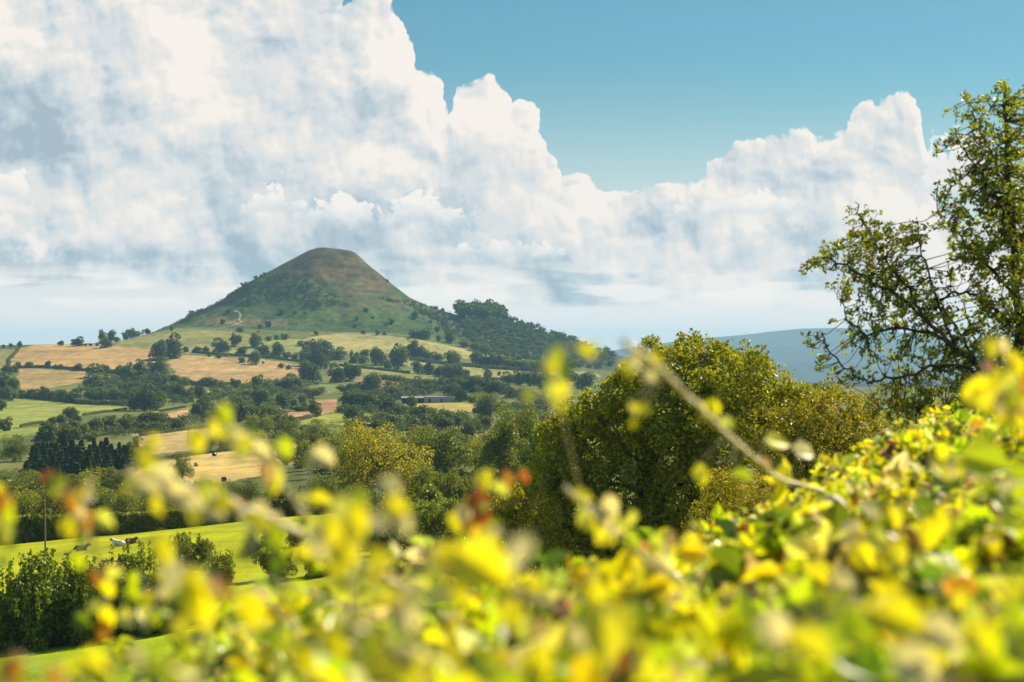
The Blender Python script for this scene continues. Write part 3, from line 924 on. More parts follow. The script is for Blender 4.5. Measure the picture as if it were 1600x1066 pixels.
# distant trees, place by place: (column, row of the foot, width, height[, form]) in photo pixels; r round, t tall, s spreading, b bush, c conifer
PLACES = [
    ('on the bare skyline of the golden field', 'small dark', [(6, 544, 7, 5, 'b'), (17, 543, 7, 6, 'b'), (31, 543, 8, 9, 's'), (94, 541, 11, 8, 's'), (121, 541, 17, 14, 'r'), (134, 541, 6, 4, 'b'), (141, 541, 6, 4, 'b'), (152, 541, 7, 5, 'b')]),
    ('at the skyline corner below the hill flank', 'dark', [(160, 537, 14, 20, 't'), (166, 543, 20, 14, 'r'), (174, 532, 14, 18, 'r'), (182, 528, 12, 7, 'b'), (197, 525, 14, 10, 'b'), (206, 522, 18, 14, 'r'), (216, 519, 14, 8, 'b'), (229, 516, 12, 8, 'b')]),
    ('at the top end of the hedge between golden and ribbed fields', 'tall dark', [(250, 563, 26, 28, 'r'), (266, 560, 30, 36, 'r'), (247, 587, 30, 27, 'r'), (279, 552, 10, 8, 'b'), (291, 550, 12, 8, 'b')]),
    ('standing about the olive pasture under the bracken', 'round dark', [(307, 551, 12, 9, 'b'), (319, 551, 13, 9, 'b'), (346, 550, 26, 20, 'r'), (367, 541, 18, 18, 'r'), (398, 543, 19, 24, 't'), (378, 555, 17, 12, 'r'), (411, 557, 20, 21, 'r'), (435, 557, 22, 20, 'r'), (447, 559, 16, 9, 'b'), (459, 563, 14, 11, 'b'), (429, 558, 14, 8, 'b'), (470, 541, 13, 8, 'b')]),
    ('scattered over the ribbed tan field', 'little lone', [(326, 558, 5, 8, 'r'), (341, 560, 10, 6, 'b'), (353, 557, 7, 4, 'b'), (399, 570, 20, 20, 'r'), (378, 567, 10, 10, 'r'), (411, 569, 4, 4, 'b'), (439, 576, 9, 8, 's'), (451, 578, 8, 7, 's')]),
    ('in the clump at the right end of the ribbed field', 'massed dark', [(478, 572, 26, 30, 'r'), (494, 576, 34, 32, 'r'), (488, 553, 30, 20, 'r'), (508, 562, 30, 28, 'r'), (481, 601, 32, 34, 'r'), (489, 622, 34, 16, 's'), (527, 598, 24, 28, 'r'), (546, 596, 30, 26, 'r'), (529, 562, 24, 18, 'r')]),
    ('along the hedge under the golden skyline field', 'dark', [(45, 574, 12, 8, 'b'), (75, 575, 10, 10, 'r'), (88, 576, 8, 6, 'b'), (95, 577, 8, 7, 'b'), (122, 579, 15, 10, 'r'), (137, 579, 9, 6, 'b'), (28, 575, 10, 9, 'b')]),
    ('in the wood edge left of the olive tan field', 'dark', [(11, 586, 20, 14, 'r'), (21, 582, 14, 12, 'r'), (5, 612, 30, 28, 'r'), (20, 614, 20, 22, 'r'), (8, 628, 26, 22, 'r'), (18, 626, 18, 16, 'r'), (2, 642, 18, 18, 'r')]),
    ('in the belt along the top of the lime green pasture', 'bushy dark', [(35, 622, 18, 12, 'b'), (48, 623, 18, 14, 'b'), (62, 624, 18, 15, 'r'), (72, 625, 18, 17, 'r'), (85, 626, 18, 15, 'r'), (98, 628, 18, 18, 'r'), (113, 630, 24, 20, 'r'), (124, 614, 14, 10, 'b'), (70, 612, 12, 8, 'b')]),
    ('in the upper rank of the wood below the golden field', 'dark', [(150, 590, 32, 20, 'r'), (164, 583, 16, 12, 'r'), (178, 595, 26, 16, 'r'), (198, 596, 28, 26, 'r'), (221, 594, 30, 30, 't'), (148, 609, 48, 22, 's'), (176, 600, 26, 14, 'r'), (215, 600, 26, 12, 'b'), (240, 602, 20, 14, 'r'), (257, 601, 18, 15, 'r'), (272, 600, 14, 13, 'r'), (289, 603, 17, 13, 'r'), (210, 611, 30, 14, 'r'), (230, 612, 22, 12, 'b'), (247, 612, 12, 15, 'r'), (192, 612, 18, 14, 'r')]),
    ('in the middle rank of the wood beside the lime pasture', 'bluish green', [(146, 629, 30, 20, 'r'), (163, 629, 22, 20, 'r'), (181, 630, 26, 22, 'r'), (200, 632, 24, 24, 'r'), (225, 642, 46, 38, 'r'), (246, 638, 28, 24, 'r'), (261, 621, 20, 20, 'r'), (277, 627, 28, 27, 'r'), (295, 629, 22, 22, 'r'), (209, 641, 20, 20, 'r'), (312, 622, 24, 18, 'r'), (322, 604, 24, 13, 'b'), (335, 607, 16, 13, 'r'), (348, 609, 16, 13, 'r')]),
    ('in the row below the lime green pasture', 'dark', [(8, 674, 28, 20, 'r'), (70, 668, 14, 10, 'b'), (82, 665, 16, 12, 'r'), (93, 664, 24, 15, 's'), (111, 657, 26, 19, 'r'), (121, 660, 14, 12, 'r')]),
    ('in the tree row above the conifer plantation', 'olive green', [(74, 695, 34, 30, 'r'), (96, 692, 24, 22, 'r'), (108, 692, 30, 24, 'r'), (117, 677, 22, 20, 'r'), (130, 687, 24, 22, 'r'), (150, 682, 28, 26, 'r'), (172, 678, 26, 25, 'r'), (192, 676, 28, 26, 'r'), (140, 690, 24, 15, 'b'), (206, 672, 16, 18, 'r')]),
    ('in the clump above the narrow tan field', 'rounded olive', [(232, 669, 32, 24, 'r'), (246, 672, 34, 24, 's'), (262, 670, 32, 22, 'r'), (222, 676, 24, 14, 'b'), (248, 675, 36, 14, 'b'), (278, 670, 20, 14, 'r'), (314, 652, 34, 30, 'r'), (328, 655, 22, 24, 'r')]),
    ('between the pink tan strips of the middle valley', 'dark', [(362, 655, 24, 30, 'r'), (376, 660, 32, 36, 'r'), (391, 657, 20, 22, 'r'), (404, 634, 28, 26, 'r'), (416, 632, 16, 20, 'r'), (372, 626, 18, 10, 's'), (425, 618, 15, 12, 'r'), (436, 607, 12, 12, 'r'), (403, 607, 20, 20, 'r'), (420, 609, 20, 13, 'b'), (380, 623, 34, 15, 'b'), (366, 608, 18, 15, 'r'), (343, 624, 32, 14, 'b'), (386, 610, 16, 10, 'b')]),
    ('around the red brown field', 'round dark', [(444, 639, 26, 26, 'r'), (459, 636, 12, 14, 'r'), (473, 633, 14, 15, 'r'), (425, 653, 42, 17, 'b'), (421, 674, 46, 36, 'r'), (451, 675, 34, 24, 'r'), (491, 652, 20, 26, 't'), (468, 643, 34, 9, 'b'), (449, 613, 30, 27, 'r'), (463, 613, 28, 22, 'r'), (476, 640, 16, 10, 'b'), (440, 680, 26, 20, 'r'), (470, 684, 26, 18, 'r')]),
    ('in the hedge along the pale curving pasture', 'dark', [(549, 557, 6, 9, 'r'), (557, 558, 7, 7, 'b'), (570, 558, 16, 11, 'r'), (552, 568, 18, 11, 'b'), (566, 568, 18, 12, 'b'), (588, 571, 22, 26, 'r'), (598, 570, 14, 16, 'r'), (621, 577, 32, 35, 'r'), (605, 578, 14, 14, 'b'), (645, 557, 20, 27, 't'), (634, 556, 18, 14, 'b'), (656, 560, 20, 17, 'r'), (668, 561, 18, 13, 'r'), (682, 563, 22, 12, 'r'), (708, 573, 25, 23, 'r')]),
    ('in the hedge between the two green slopes', 'bluish dark', [(652, 584, 18, 18, 'r'), (673, 586, 18, 23, 't'), (663, 584, 14, 12, 'b'), (686, 589, 20, 15, 'r'), (700, 591, 22, 20, 'r'), (713, 591, 22, 20, 'r'), (726, 591, 14, 13, 'b'), (762, 591, 12, 16, 't'), (780, 587, 6, 6, 'b')]),
    ('in the belt behind the long barn', 'bluish dark', [(583, 613, 30, 28, 'r'), (600, 594, 16, 8, 'b'), (619, 596, 26, 9, 'b'), (632, 600, 14, 9, 'b'), (653, 603, 22, 14, 'r'), (670, 606, 24, 13, 'r'), (688, 609, 24, 18, 'r'), (706, 610, 24, 18, 'r'), (722, 612, 26, 20, 'r'), (740, 613, 32, 24, 'r'), (758, 612, 24, 28, 'r'), (772, 614, 28, 20, 'r'), (790, 616, 24, 16, 'r')]),
    ('close around the long barn', 'dark', [(616, 624, 28, 20, 'r'), (636, 617, 22, 14, 'r'), (654, 614, 26, 16, 'r'), (670, 614, 20, 14, 'r'), (706, 618, 22, 18, 'r'), (720, 628, 24, 24, 'r'), (644, 637, 19, 17, 'r'), (738, 630, 14, 10, 'b')]),
    ('in the hollow below the barn', 'dark', [(545, 640, 32, 26, 'r'), (556, 614, 24, 15, 'r'), (560, 640, 30, 24, 'r'), (577, 642, 30, 28, 'r'), (597, 643, 28, 26, 'r'), (610, 650, 34, 26, 's'), (622, 653, 24, 16, 'r'), (536, 646, 20, 14, 'r'), (551, 659, 40, 24, 's'), (535, 612, 20, 10, 'b'), (630, 646, 22, 14, 'r')]),
    ('in the hedges beyond the golden topped oaks', 'olive', [(611, 670, 38, 22, 'r'), (590, 672, 22, 16, 'r'), (641, 668, 30, 19, 'r'), (656, 658, 34, 22, 'r'), (668, 666, 30, 18, 'r'), (693, 672, 30, 20, 'r'), (712, 668, 26, 18, 'r'), (737, 685, 30, 27, 's'), (758, 672, 24, 20, 'r'), (676, 650, 18, 12, 'b'), (698, 656, 24, 14, 'r'), (720, 658, 24, 14, 'r')]),
    ('in the hedge under the shoulder wood', 'bluish dark', [(744, 569, 22, 18, 'r'), (758, 572, 24, 19, 'r'), (776, 574, 24, 20, 'r'), (798, 577, 28, 18, 'r'), (818, 579, 24, 14, 'r'), (836, 580, 30, 15, 'r'), (856, 581, 20, 12, 'b'), (880, 586, 9, 10, 'r')]),
    ('in the belt between shoulder wood and dark oak', 'bluish', [(796, 600, 22, 18, 'r'), (812, 602, 22, 22, 'r'), (828, 604, 28, 22, 'r'), (845, 608, 28, 26, 'r'), (862, 604, 24, 18, 'r'), (895, 597, 26, 16, 'r'), (915, 608, 30, 24, 'r'), (802, 622, 28, 16, 'r'), (826, 630, 42, 22, 's'), (848, 634, 30, 18, 'r'), (868, 622, 26, 18, 'r')]),
    ('along the foot of the bracken slope', 'small dark', [(494, 524, 9, 8, 'b'), (568, 522, 8, 6, 'b'), (590, 524, 9, 9, 'r'), (601, 524, 7, 6, 'b'), (647, 528, 14, 12, 'r'), (662, 530, 19, 17, 'r'), (685, 533, 8, 8, 'b'), (703, 537, 19, 19, 'r'), (726, 543, 16, 12, 'r'), (742, 549, 18, 14, 'r'), (757, 553, 18, 14, 'r'), (432, 531, 10, 7, 'b'), (444, 531, 14, 9, 'b'), (420, 533, 10, 7, 'b')]),
    ('on the bracken slope of the hill', 'dark hawthorn', [(268, 517, 8, 9, 'r'), (298, 497, 10, 8, 'b'), (357, 490, 11, 8, 'b'), (348, 506, 8, 7, 'b'), (419, 511, 10, 9, 'b'), (407, 514, 10, 7, 'b'), (376, 519, 13, 8, 'b'), (441, 491, 10, 8, 'b'), (461, 491, 8, 5, 'b'), (476, 491, 6, 4, 'b'), (555, 512, 9, 7, 'b'), (572, 488, 7, 7, 'b'), (558, 500, 6, 6, 'b'), (613, 506, 10, 8, 'b'), (648, 499, 14, 13, 'r'), (659, 491, 9, 8, 'b'), (684, 519, 10, 9, 'b'), (604, 509, 8, 5, 'b'), (583, 498, 5, 4, 'b'), (672, 505, 6, 5, 'b')]),
    ('on the skyline of the hill flank', 'tiny dark', [(399, 437, 6, 6, 'b'), (408, 433, 4, 4, 'b'), (413, 431, 5, 5, 'b'), (379, 447, 7, 5, 'b'), (605, 441, 4, 4, 'b'), (300, 493, 11, 7, 'b'), (312, 488, 9, 5, 'b'), (680, 484, 8, 5, 'b'), (692, 487, 8, 5, 'b')]),
]
FORM = {'r': 'round', 't': 'tall', 's': 'spread', 'b': 'bush', 'c': 'conifer'}
NOUN = {'r': 'tree', 't': 'tree', 's': 'tree', 'b': 'bush', 'c': 'conifer'}


def place_far(px, py, w, h, form, nm, lb, grp):
    p, D = ground_pt(px, py, 330.0)
    kind = FORM[form]
    me = FAR[kind][random.randrange(3)]
    o = bpy.data.objects.new(nm, me)
    COL.objects.link(o)
    H = h / F * D * 1.10
    Wd = w / F * D * 1.14
    sx = Wd / ASPECT[kind]
    o.location = (p.x, p.y, p.z - .02 * H)
    o.scale = (sx, sx * random.uniform(.85, 1.1), H)
    o.rotation_euler = (0, 0, random.uniform(0, 6.28))
    tag(o, lb, NOUN[form], grp)
    return o


for place, adj, lst in PLACES:
    for noun in ('tree', 'bush', 'conifer'):
        sub = sorted([e for e in lst if NOUN[e[4]] == noun])
        for i, (px, py, w, h, f) in enumerate(sub):
            place_far(px, py, w, h, f, noun if noun != 'tree' else 'field_tree', f'{ordinal(i, len(sub))}{adj} {noun} {place}', f'{noun if noun != "bush" else "bushe"}s {place}')

# conifer plantation on the left: three ranks
for rank, (y0, n, x0, x1, h, where) in enumerate([(722, 18, 52, 216, 34, 'back'), (738, 18, 46, 212, 36, 'middle'), (756, 18, 40, 208, 36, 'front')]):
    for i in range(n):
        px = x0 + (x1 - x0) * (i + .5) / n + random.uniform(-3, 3)
        place_far(px, y0 + random.uniform(-2, 2), random.uniform(18, 30), h * random.uniform(.68, 1.15), 'c', 'conifer', f'{ordinal(i, n)}dark conifer in the {where} rank of the plantation', 'conifers of the plantation')


# nearer trees that show trunk and crown: (column, row of the foot, width, height, form, label)
def place_mid(px, py, w, h, form, nm, lb, cat, dmin=120.0, D=None, grp=None, sink=.02):
    if D is None:
        p, D = ground_pt(px, py, dmin)
    else:
        p = Vector(((px - HX) / F * D, D, float(terrain(np.array([float(px)]), np.array([float(D)]))[0])))
    cm, tm = random.choice(MID[form])
    asp = {'round': 1.0, 'tall': .68, 'spread': 1.30, 'gold': 1.30, 'goldtall': .68, 'shrub': 1.35}[form]
    H = h / F * D * 1.04
    sx = w / F * D / asp * 1.06
    e = empty(nm, (p.x, p.y, p.z - sink * H), random.uniform(0, 6.28))
    e.scale = (sx, sx * random.uniform(.9, 1.1), H)
    c = link('crown', cm, parent=e); t = link('trunk', tm, parent=e)
    tag(e, lb, cat, grp)
    return e


MIDS = [
    (600, 792, 150, 130, 'gold', 'oak_tree', 'large spreading oak with golden topped crown and visible forked trunk', 'tree'),
    (525, 745, 110, 76, 'gold', 'oak_tree', 'golden topped oak behind the left side of the largest spreading oak', 'tree'),
    (560, 770, 90, 84, 'spread', 'oak_tree', 'dark green oak in the left shade of the largest spreading oak', 'tree'),
    (640, 742, 90, 74, 'gold', 'oak_tree', 'golden oak crown rising behind the right side of the spreading oak', 'tree'),
    (570, 735, 80, 66, 'goldtall', 'oak_tree', 'upright golden oak crown between two wider golden oaks', 'tree'),
    (697, 752, 96, 84, 'round', 'oak_tree', 'rounded dark green oak standing right of the golden oaks', 'tree'),
    (745, 745, 66, 56, 'round', 'oak_tree', 'small olive tree filling the gap beside the rounded dark oak', 'tree'),
    (790, 762, 80, 100, 'tall', 'oak_tree', 'tall dark tree in front of the large round valley tree', 'tree'),
    (822, 752, 90, 116, 'round', 'oak_tree', 'deep green tree touching the left edge of the great oak', 'tree'),
    (850, 775, 80, 100, 'tall', 'oak_tree', 'narrow green tree half hidden by the great golden oak', 'tree'),
    (765, 660, 58, 46, 'round', 'valley_tree', 'large round dark tree at the edge of the straw field', 'tree'),
    (487, 735, 46, 56, 'tall', 'valley_tree', 'dark open tree left of the golden oaks near the tan bank', 'tree'),
    (448, 727, 24, 34, 'goldtall', 'valley_tree', 'small bright yellow tree on the tan bank', 'tree'),
    (421, 744, 36, 36, 'round', 'valley_tree', 'dark round tree at the right tip of the bale field', 'tree'),
    (285, 749, 36, 40, 'round', 'valley_tree', 'dark bushy tree standing alone in the bale field', 'tree'),
    (345, 705, 46, 34, 'round', 'valley_tree', 'broad dark tree on the hedge above the bale field', 'tree'),
    (325, 703, 24, 22, 'round', 'valley_tree', 'small dark tree left of the broad tree on the bale field hedge', 'tree'),
    (400, 690, 60, 40, 'round', 'valley_tree', 'wide green tree above the right half of the bale field', 'tree'),
    (450, 690, 50, 34, 'round', 'valley_tree', 'round green tree above the tan bank and yellow tree', 'tree'),
    (495, 700, 60, 44, 'round', 'valley_tree', 'dark green tree behind the leftmost golden oak', 'tree'),
    (22, 722, 50, 42, 'round', 'valley_tree', 'dark crown at the left end of the conifer plantation', 'tree'),
    (212, 735, 46, 52, 'tall', 'valley_tree', 'tall dark tree closing the right end of the conifer plantation', 'tree'),
    (10, 770, 60, 34, 'round', 'valley_tree', 'low dark tree in front of the plantation at the far left', 'tree'),
    (60, 776, 80, 34, 'spread', 'valley_tree', 'broad dark tree below the plantation near the pole top', 'tree'),
    (120, 774, 70, 32, 'round', 'valley_tree', 'dark tree below the middle of the conifer plantation', 'tree'),
    (180, 772, 70, 40, 'round', 'valley_tree', 'dark tree below the right end of the conifer plantation', 'tree'),
    (35, 832, 86, 64, 'round', 'valley_tree', 'rounded grey green tree behind the hedge left of the pole', 'tree'),
    (92, 826, 70, 56, 'round', 'valley_tree', 'grey green tree directly behind the wooden pole', 'tree'),
    (150, 822, 80, 58, 'round', 'valley_tree', 'leafy green tree behind the black lying cow', 'tree'),
    (196, 822, 60, 52, 'round', 'valley_tree', 'leafy green tree behind the white lying cow', 'tree'),
    (250, 820, 70, 50, 'round', 'valley_tree', 'shaded green tree behind the pair of white cows', 'tree'),
    (310, 812, 70, 44, 'round', 'valley_tree', 'shaded tree right of the white cows behind the pasture edge', 'tree'),
    (380, 795, 70, 44, 'round', 'valley_tree', 'low tree behind blurred leaves above the pasture edge', 'tree'),
    (440, 800, 60, 40, 'round', 'valley_tree', 'dark low tree on the far edge of the cow pasture', 'tree'),
    (500, 795, 60, 52, 'round', 'valley_tree', 'dark tree left of the trunk of the spreading oak', 'tree'),
    (672, 790, 60, 56, 'shrub', 'bush', 'shaded bush right of the trunk of the spreading oak', 'bush'),
    (715, 792, 66, 50, 'shrub', 'bush', 'olive bush under the rounded dark oak', 'bush'),
    (760, 800, 60, 52, 'shrub', 'bush', 'olive bush between dark trees left of the great oak', 'bush'),
    (540, 800, 50, 40, 'shrub', 'bush', 'low green bush left below the spreading oak', 'bush'),
    (640, 862, 80, 60, 'shrub', 'bush', 'leafy bush in the hedge bottom below the spreading oak', 'bush'),
    (585, 868, 70, 46, 'shrub', 'bush', 'brown tinged bush in the hedge bottom left of its neighbours', 'bush'),
    (700, 868, 90, 86, 'shrub', 'bush', 'tall bright green bush with loose shoots beside the red leaves', 'bush'),
    (755, 868, 80, 80, 'shrub', 'bush', 'leafy yellow green bush directly behind the upright red leaves', 'bush'),
    (806, 862, 80, 100, 'shrub', 'bush', 'orange tinged bush left of the dark foot of the great oak', 'bush'),
    (850, 880, 70, 70, 'shrub', 'bush', 'shaded bush at the left foot of the great oak', 'bush'),
    (421, 852, 30, 32, 'shrub', 'sapling', 'small bush standing alone in the cow pasture', 'bush'),
    (464, 854, 30, 30, 'shrub', 'sapling', 'second small bush in the pasture nearer the spreading oak', 'bush'),
    (292, 892, 70, 56, 'shrub', 'bush', 'dark bush with rusty leaves in front of the cow pasture', 'bush'),
    (345, 915, 50, 50, 'shrub', 'bush', 'dark bush just right of the rusty leaved bush', 'bush'),
    (430, 905, 60, 50, 'shrub', 'bush', 'shadowy bush in the hedge behind the large blurred leaves', 'bush'),
    (500, 900, 70, 46, 'shrub', 'bush', 'low hedge bush below the two small pasture bushes', 'bush'),
    (18, 1018, 130, 108, 'shrub', 'hedge_bush', 'dark glossy hedge bush at the far left of the lower hedge', 'bush'),
    (78, 1010, 160, 140, 'shrub', 'hedge_bush', 'big dark hedge bush with sunlit yellow shoots on top', 'bush'),
    (142, 1002, 140, 122, 'shrub', 'hedge_bush', 'dark hedge bush between the yellow topped bush and the tall black one', 'bush'),
    (214, 992, 140, 134, 'shrub', 'hedge_bush', 'tallest blackish hedge bush in the lower hedge', 'bush'),
    (272, 986, 90, 86, 'shrub', 'hedge_bush', 'low dark hedge bush at the right end of the lower hedge', 'bush'),
]
for px, py, w, h, form, nm, lb, cat in MIDS:
    place_mid(px, py, w, h, form, nm, lb, cat)


# hedges: one object each, a line of clipped leafy growth
def hedge(pts, height_px, nm, lb, mat='far_leaf', dmin=330.0, wid=1.6, dens=1.0):
    r = np.random.default_rng(abs(hash(lb)) % 100000 if False else sum(map(ord, lb)))
    P3 = [ground_pt(x, y, dmin)[0] for x, y in pts]
    V, T = [], []
    for a, b in zip(P3[:-1], P3[1:]):
        L = (b - a).length
        Dm = (a.y + b.y) / 2
        H = height_px / F * Dm
        n = int(min(16000, max(60, dens * 40 * L * H / (H * H * .3))))
        t = r.random(n)
        X = a.x + (b.x - a.x) * t; Y = a.y + (b.y - a.y) * t
        px = X / Y * F + HX
        zg = terrain(px, Y)
        hh = H * (0.75 + .6 * fbm(X / (H * 2), Y / (H * 2), 3, 5)) * 1.0
        u = r.random(n) ** .7
        side = r.uniform(-.5, .5, n) * H * wid * .5
        d = np.array([b.y - a.y, -(b.x - a.x)]) / (np.hypot(b.x - a.x, b.y - a.y) + 1e-9)
        C = np.stack([X + d[0] * side, Y + d[1] * side, zg - .1 * H + u * hh * 1.1], 1)
        Nn = unit(r.normal(size=(n, 3)) * .6 + np.array([0, 0, .6]) + np.stack([d[0] * np.sign(side), d[1] * np.sign(side), 0 * side], 1) * .5)
        v, q = leaf_quads(C, Nn, r.uniform(.22, .5, n) * H, r)
        V.append((v, q)); T.append(np.repeat(r.uniform(.65, 1.3, n), 4))
    V, Q = merge(V)
    T = np.concatenate(T)[:, None] * np.ones((1, 3))
    o = link(nm, mesh_np(nm, V, quads=Q, cols=T), [M[mat]])
    tag(o, lb, 'hedge')
    return o


HEDGES = [
    ([(14, 583), (15, 562), (24, 553), (30, 546)], 4, 'dark hedge climbing to the skyline left of the golden field'),
    ([(26, 576), (60, 575), (100, 577), (138, 580)], 4, 'thin hedge under the golden skyline field'),
    ([(26, 622), (60, 624), (100, 628), (130, 632), (196, 634)], 7, 'dark hedge along the top of the lime green pasture'),
    ([(130, 650), (165, 645), (198, 641)], 3.5, 'clipped hedge along the lower edge of the lime pasture'),
    ([(32, 668), (52, 664), (68, 662)], 4, 'low hedge between the two lime green pastures'),
    ([(86, 694), (140, 684), (200, 675)], 3, 'low hedge in front of the olive tree row'),
    ([(250, 644), (290, 637)], 3, 'short hedge below the bluish wood by the pink strip'),
    ([(218, 682), (260, 677), (300, 671), (350, 668)], 4, 'dark clipped hedge under the pale strip of stubble'),
    ([(230, 722), (300, 712), (360, 705), (440, 697)], 5, 'dark hedge along the top of the bale field'),
    ([(395, 640), (430, 634)], 3, 'short hedge over the orange tan field'),
    ([(440, 662), (480, 655), (500, 650)], 5, 'hedge between red brown field and bright paddock'),
    ([(280, 600), (330, 604), (395, 608), (440, 606)], 6, 'bushy hedge along the foot of the ribbed tan field'),
    ([(300, 551), (340, 555), (380, 557), (430, 561), (470, 566)], 3.5, 'broken hedge along the top of the ribbed tan field'),
    ([(530, 572), (590, 578), (640, 584)], 3.5, 'hedge below the three round trees on the green slope'),
    ([(600, 592), (650, 600), (720, 608), (800, 616)], 6, 'bluish hedge behind the bare ploughed field'),
    ([(640, 563), (700, 571), (770, 577), (850, 582)], 5, 'hedge between the curving pasture and the long green slope'),
    ([(690, 590), (740, 594), (800, 597), (860, 598)], 5, 'hedge along the bottom of the long green slope'),
    ([(590, 676), (640, 674), (700, 674)], 5, 'hedge beyond the golden topped oaks'),
    ([(540, 664), (590, 668), (640, 660)], 4, 'hedge at the lower side of the bright paddock'),
    ([(740, 646), (790, 640), (860, 640)], 6, 'dark hedge right of the straw field'),
]
for pts, h, lb in HEDGES:
    hedge(pts, h, 'hedge', lb)
hedge([(-40, 855), (0, 851), (60, 846), (110, 841)], 34, 'hedge', 'thick dark hedge along the pasture edge left of the cows', 'mid_leaf', 250, 1.2, 6)
hedge([(112, 841), (170, 835), (235, 830), (320, 821)], 26, 'hedge', 'thick dark hedge along the pasture edge behind the cows', 'mid_leaf', 250, 1.2, 6)
hedge([(322, 821), (400, 812), (480, 804), (560, 799), (640, 796)], 24, 'hedge', 'dark hedge along the pasture edge below the spreading oak', 'mid_leaf', 250, 1.2, 6)

hedge([(-60, 1020), (0, 1012), (80, 1002), (160, 993), (300, 976)], 72, 'hedge', 'shadowy lower hedge between the two pastures', 'conifer_leaf', 120, .9, 30)

# masses nobody could count: the shoulder wood and the scrub on the hill, built as one object each
def scatter_mass(nm, lb, poly, n, size_px, protos, mat, seed, n_leaf, dmin, asp=(.9, 1.3), sizes_fn=None):
    r = np.random.default_rng(seed)
    xs = [p[0] for p in poly]; ys = [p[1] for p in poly]
    parts, tint = [], []
    k = 0
    while k < n:
        px = r.uniform(min(xs), max(xs)); py = r.uniform(min(ys), max(ys))
        if not in_poly(np.array([px]), np.array([py]), poly)[0]:
            continue
        k += 1
        p, D = ground_pt(px, py, dmin)
        s = size_px * r.uniform(.6, 1.35) * (sizes_fn(px, py) if sizes_fn else 1.0) / F * D
        P, Nn, t = protos[r.integers(len(protos))]
        sel = r.choice(len(P), n_leaf, replace=False)
        an = r.uniform(0, 6.28); ca, sa = math.cos(an), math.sin(an)
        Rm = np.array([[ca, -sa, 0], [sa, ca, 0], [0, 0, 1]])
        w = r.uniform(*asp)
        Q = (P[sel] * np.array([w, w, 1])) @ Rm.T * s + np.array([p.x, p.y, p.z - .05 * s])
        v, q = leaf_quads(Q, Nn[sel] @ Rm.T, r.uniform(.10, .20, n_leaf) * s, r)
        parts.append((v, q)); tint.append(np.repeat(t[sel] * r.uniform(.75, 1.25), 4, axis=0))
    V, Q = merge(parts)
    o = link(nm, mesh_np(nm, V, quads=Q, cols=np.clip(np.concatenate(tint), .2, 2)), [M[mat]])
    tag(o, lb, None, None, 'stuff')
    return o


_r = np.random.default_rng(5)
TREEP = [broad_crown(_r, 16, 900, .1, rx=.42, zc=.55, rz=.42, low=.05) for _ in range(4)]
BUSHP = [broad_crown(_r, 10, 600, .1, rx=.6, zc=.40, rz=.40, low=0., lobe_r=(.22, .36)) for _ in range(3)]
scatter_mass('wood', 'dark mixed wood covering the shoulder right of the hill', [(714, 492), (745, 489), (780, 492), (822, 508), (862, 522), (905, 539), (960, 556), (960, 580), (900, 578), (850, 574), (800, 568), (765, 556), (740, 540), (724, 515)], 680, 10.5, TREEP, 'wood_leaf', 11, 260, 2400,
             sizes_fn=lambda x, y: 1.5 if (x < 790 and y < 500) else 1.0)
scatter_mass('wood', 'tall dark trees crowning the left end of the shoulder', [(718, 493), (745, 490), (785, 494), (790, 502), (745, 503), (722, 501)], 60, 21.5, TREEP, 'far_leaf', 12, 420, 2400)
scatter_mass('scrub', 'dark gorse and thorn scrub across the middle of the hill', [(405, 442), (440, 430), (478, 438), (505, 456), (536, 466), (545, 480), (490, 484), (450, 476), (415, 474), (372, 484), (346, 474), (384, 452)], 330, 5.6, BUSHP, 'scrub_leaf', 13, 130, 2650)
scatter_mass('scrub', 'dark thorn scrub along the left skyline of the hill', [(268, 510), (300, 494), (340, 475), (380, 449), (395, 440), (392, 455), (356, 474), (312, 494), (282, 508)], 130, 6.0, BUSHP, 'scrub_leaf', 14, 130, 2650)
scatter_mass('scrub', 'patchy scrub down the right flank of the hill', [(590, 466), (650, 473), (700, 490), (720, 500), (740, 530), (700, 525), (680, 505), (640, 480), (600, 472)], 240, 5.0, BUSHP, 'scrub_leaf', 15, 130, 2650)
scatter_mass('bracken', 'low tufts of bracken dotted over the lower hill', [(280, 512), (340, 478), (420, 470), (520, 488), (600, 475), (690, 500), (740, 540), (640, 524), (540, 518), (440, 520)], 520, 2.4, BUSHP, 'scrub_leaf', 16, 50, 2650)
scatter_mass('undergrowth', 'thick undergrowth filling the hollow below the oaks', [(450, 790), (560, 760), (700, 745), (860, 740), (880, 790), (700, 800), (520, 802)], 120, 26, BUSHP, 'mid_leaf', 17, 500, 250)
scatter_mass('undergrowth', 'thick dark undergrowth below the plantation', [(-40, 770), (215, 758), (330, 765), (330, 815), (120, 835), (-40, 845)], 110, 30, BUSHP, 'mid_leaf', 18, 500, 300)
scatter_mass('undergrowth', 'leafy thicket between the cow pasture and the great oak', [(560, 815), (660, 800), (860, 800), (880, 905), (740, 915), (600, 905), (560, 870)], 110, 40, BUSHP, 'mid_leaf', 20, 600, 140)
scatter_mass('undergrowth', 'tangled undergrowth along the valley hedges', [(330, 690), (480, 690), (700, 690), (860, 660), (860, 740), (560, 760), (480, 740)], 110, 22, BUSHP, 'mid_leaf', 19, 400, 330)

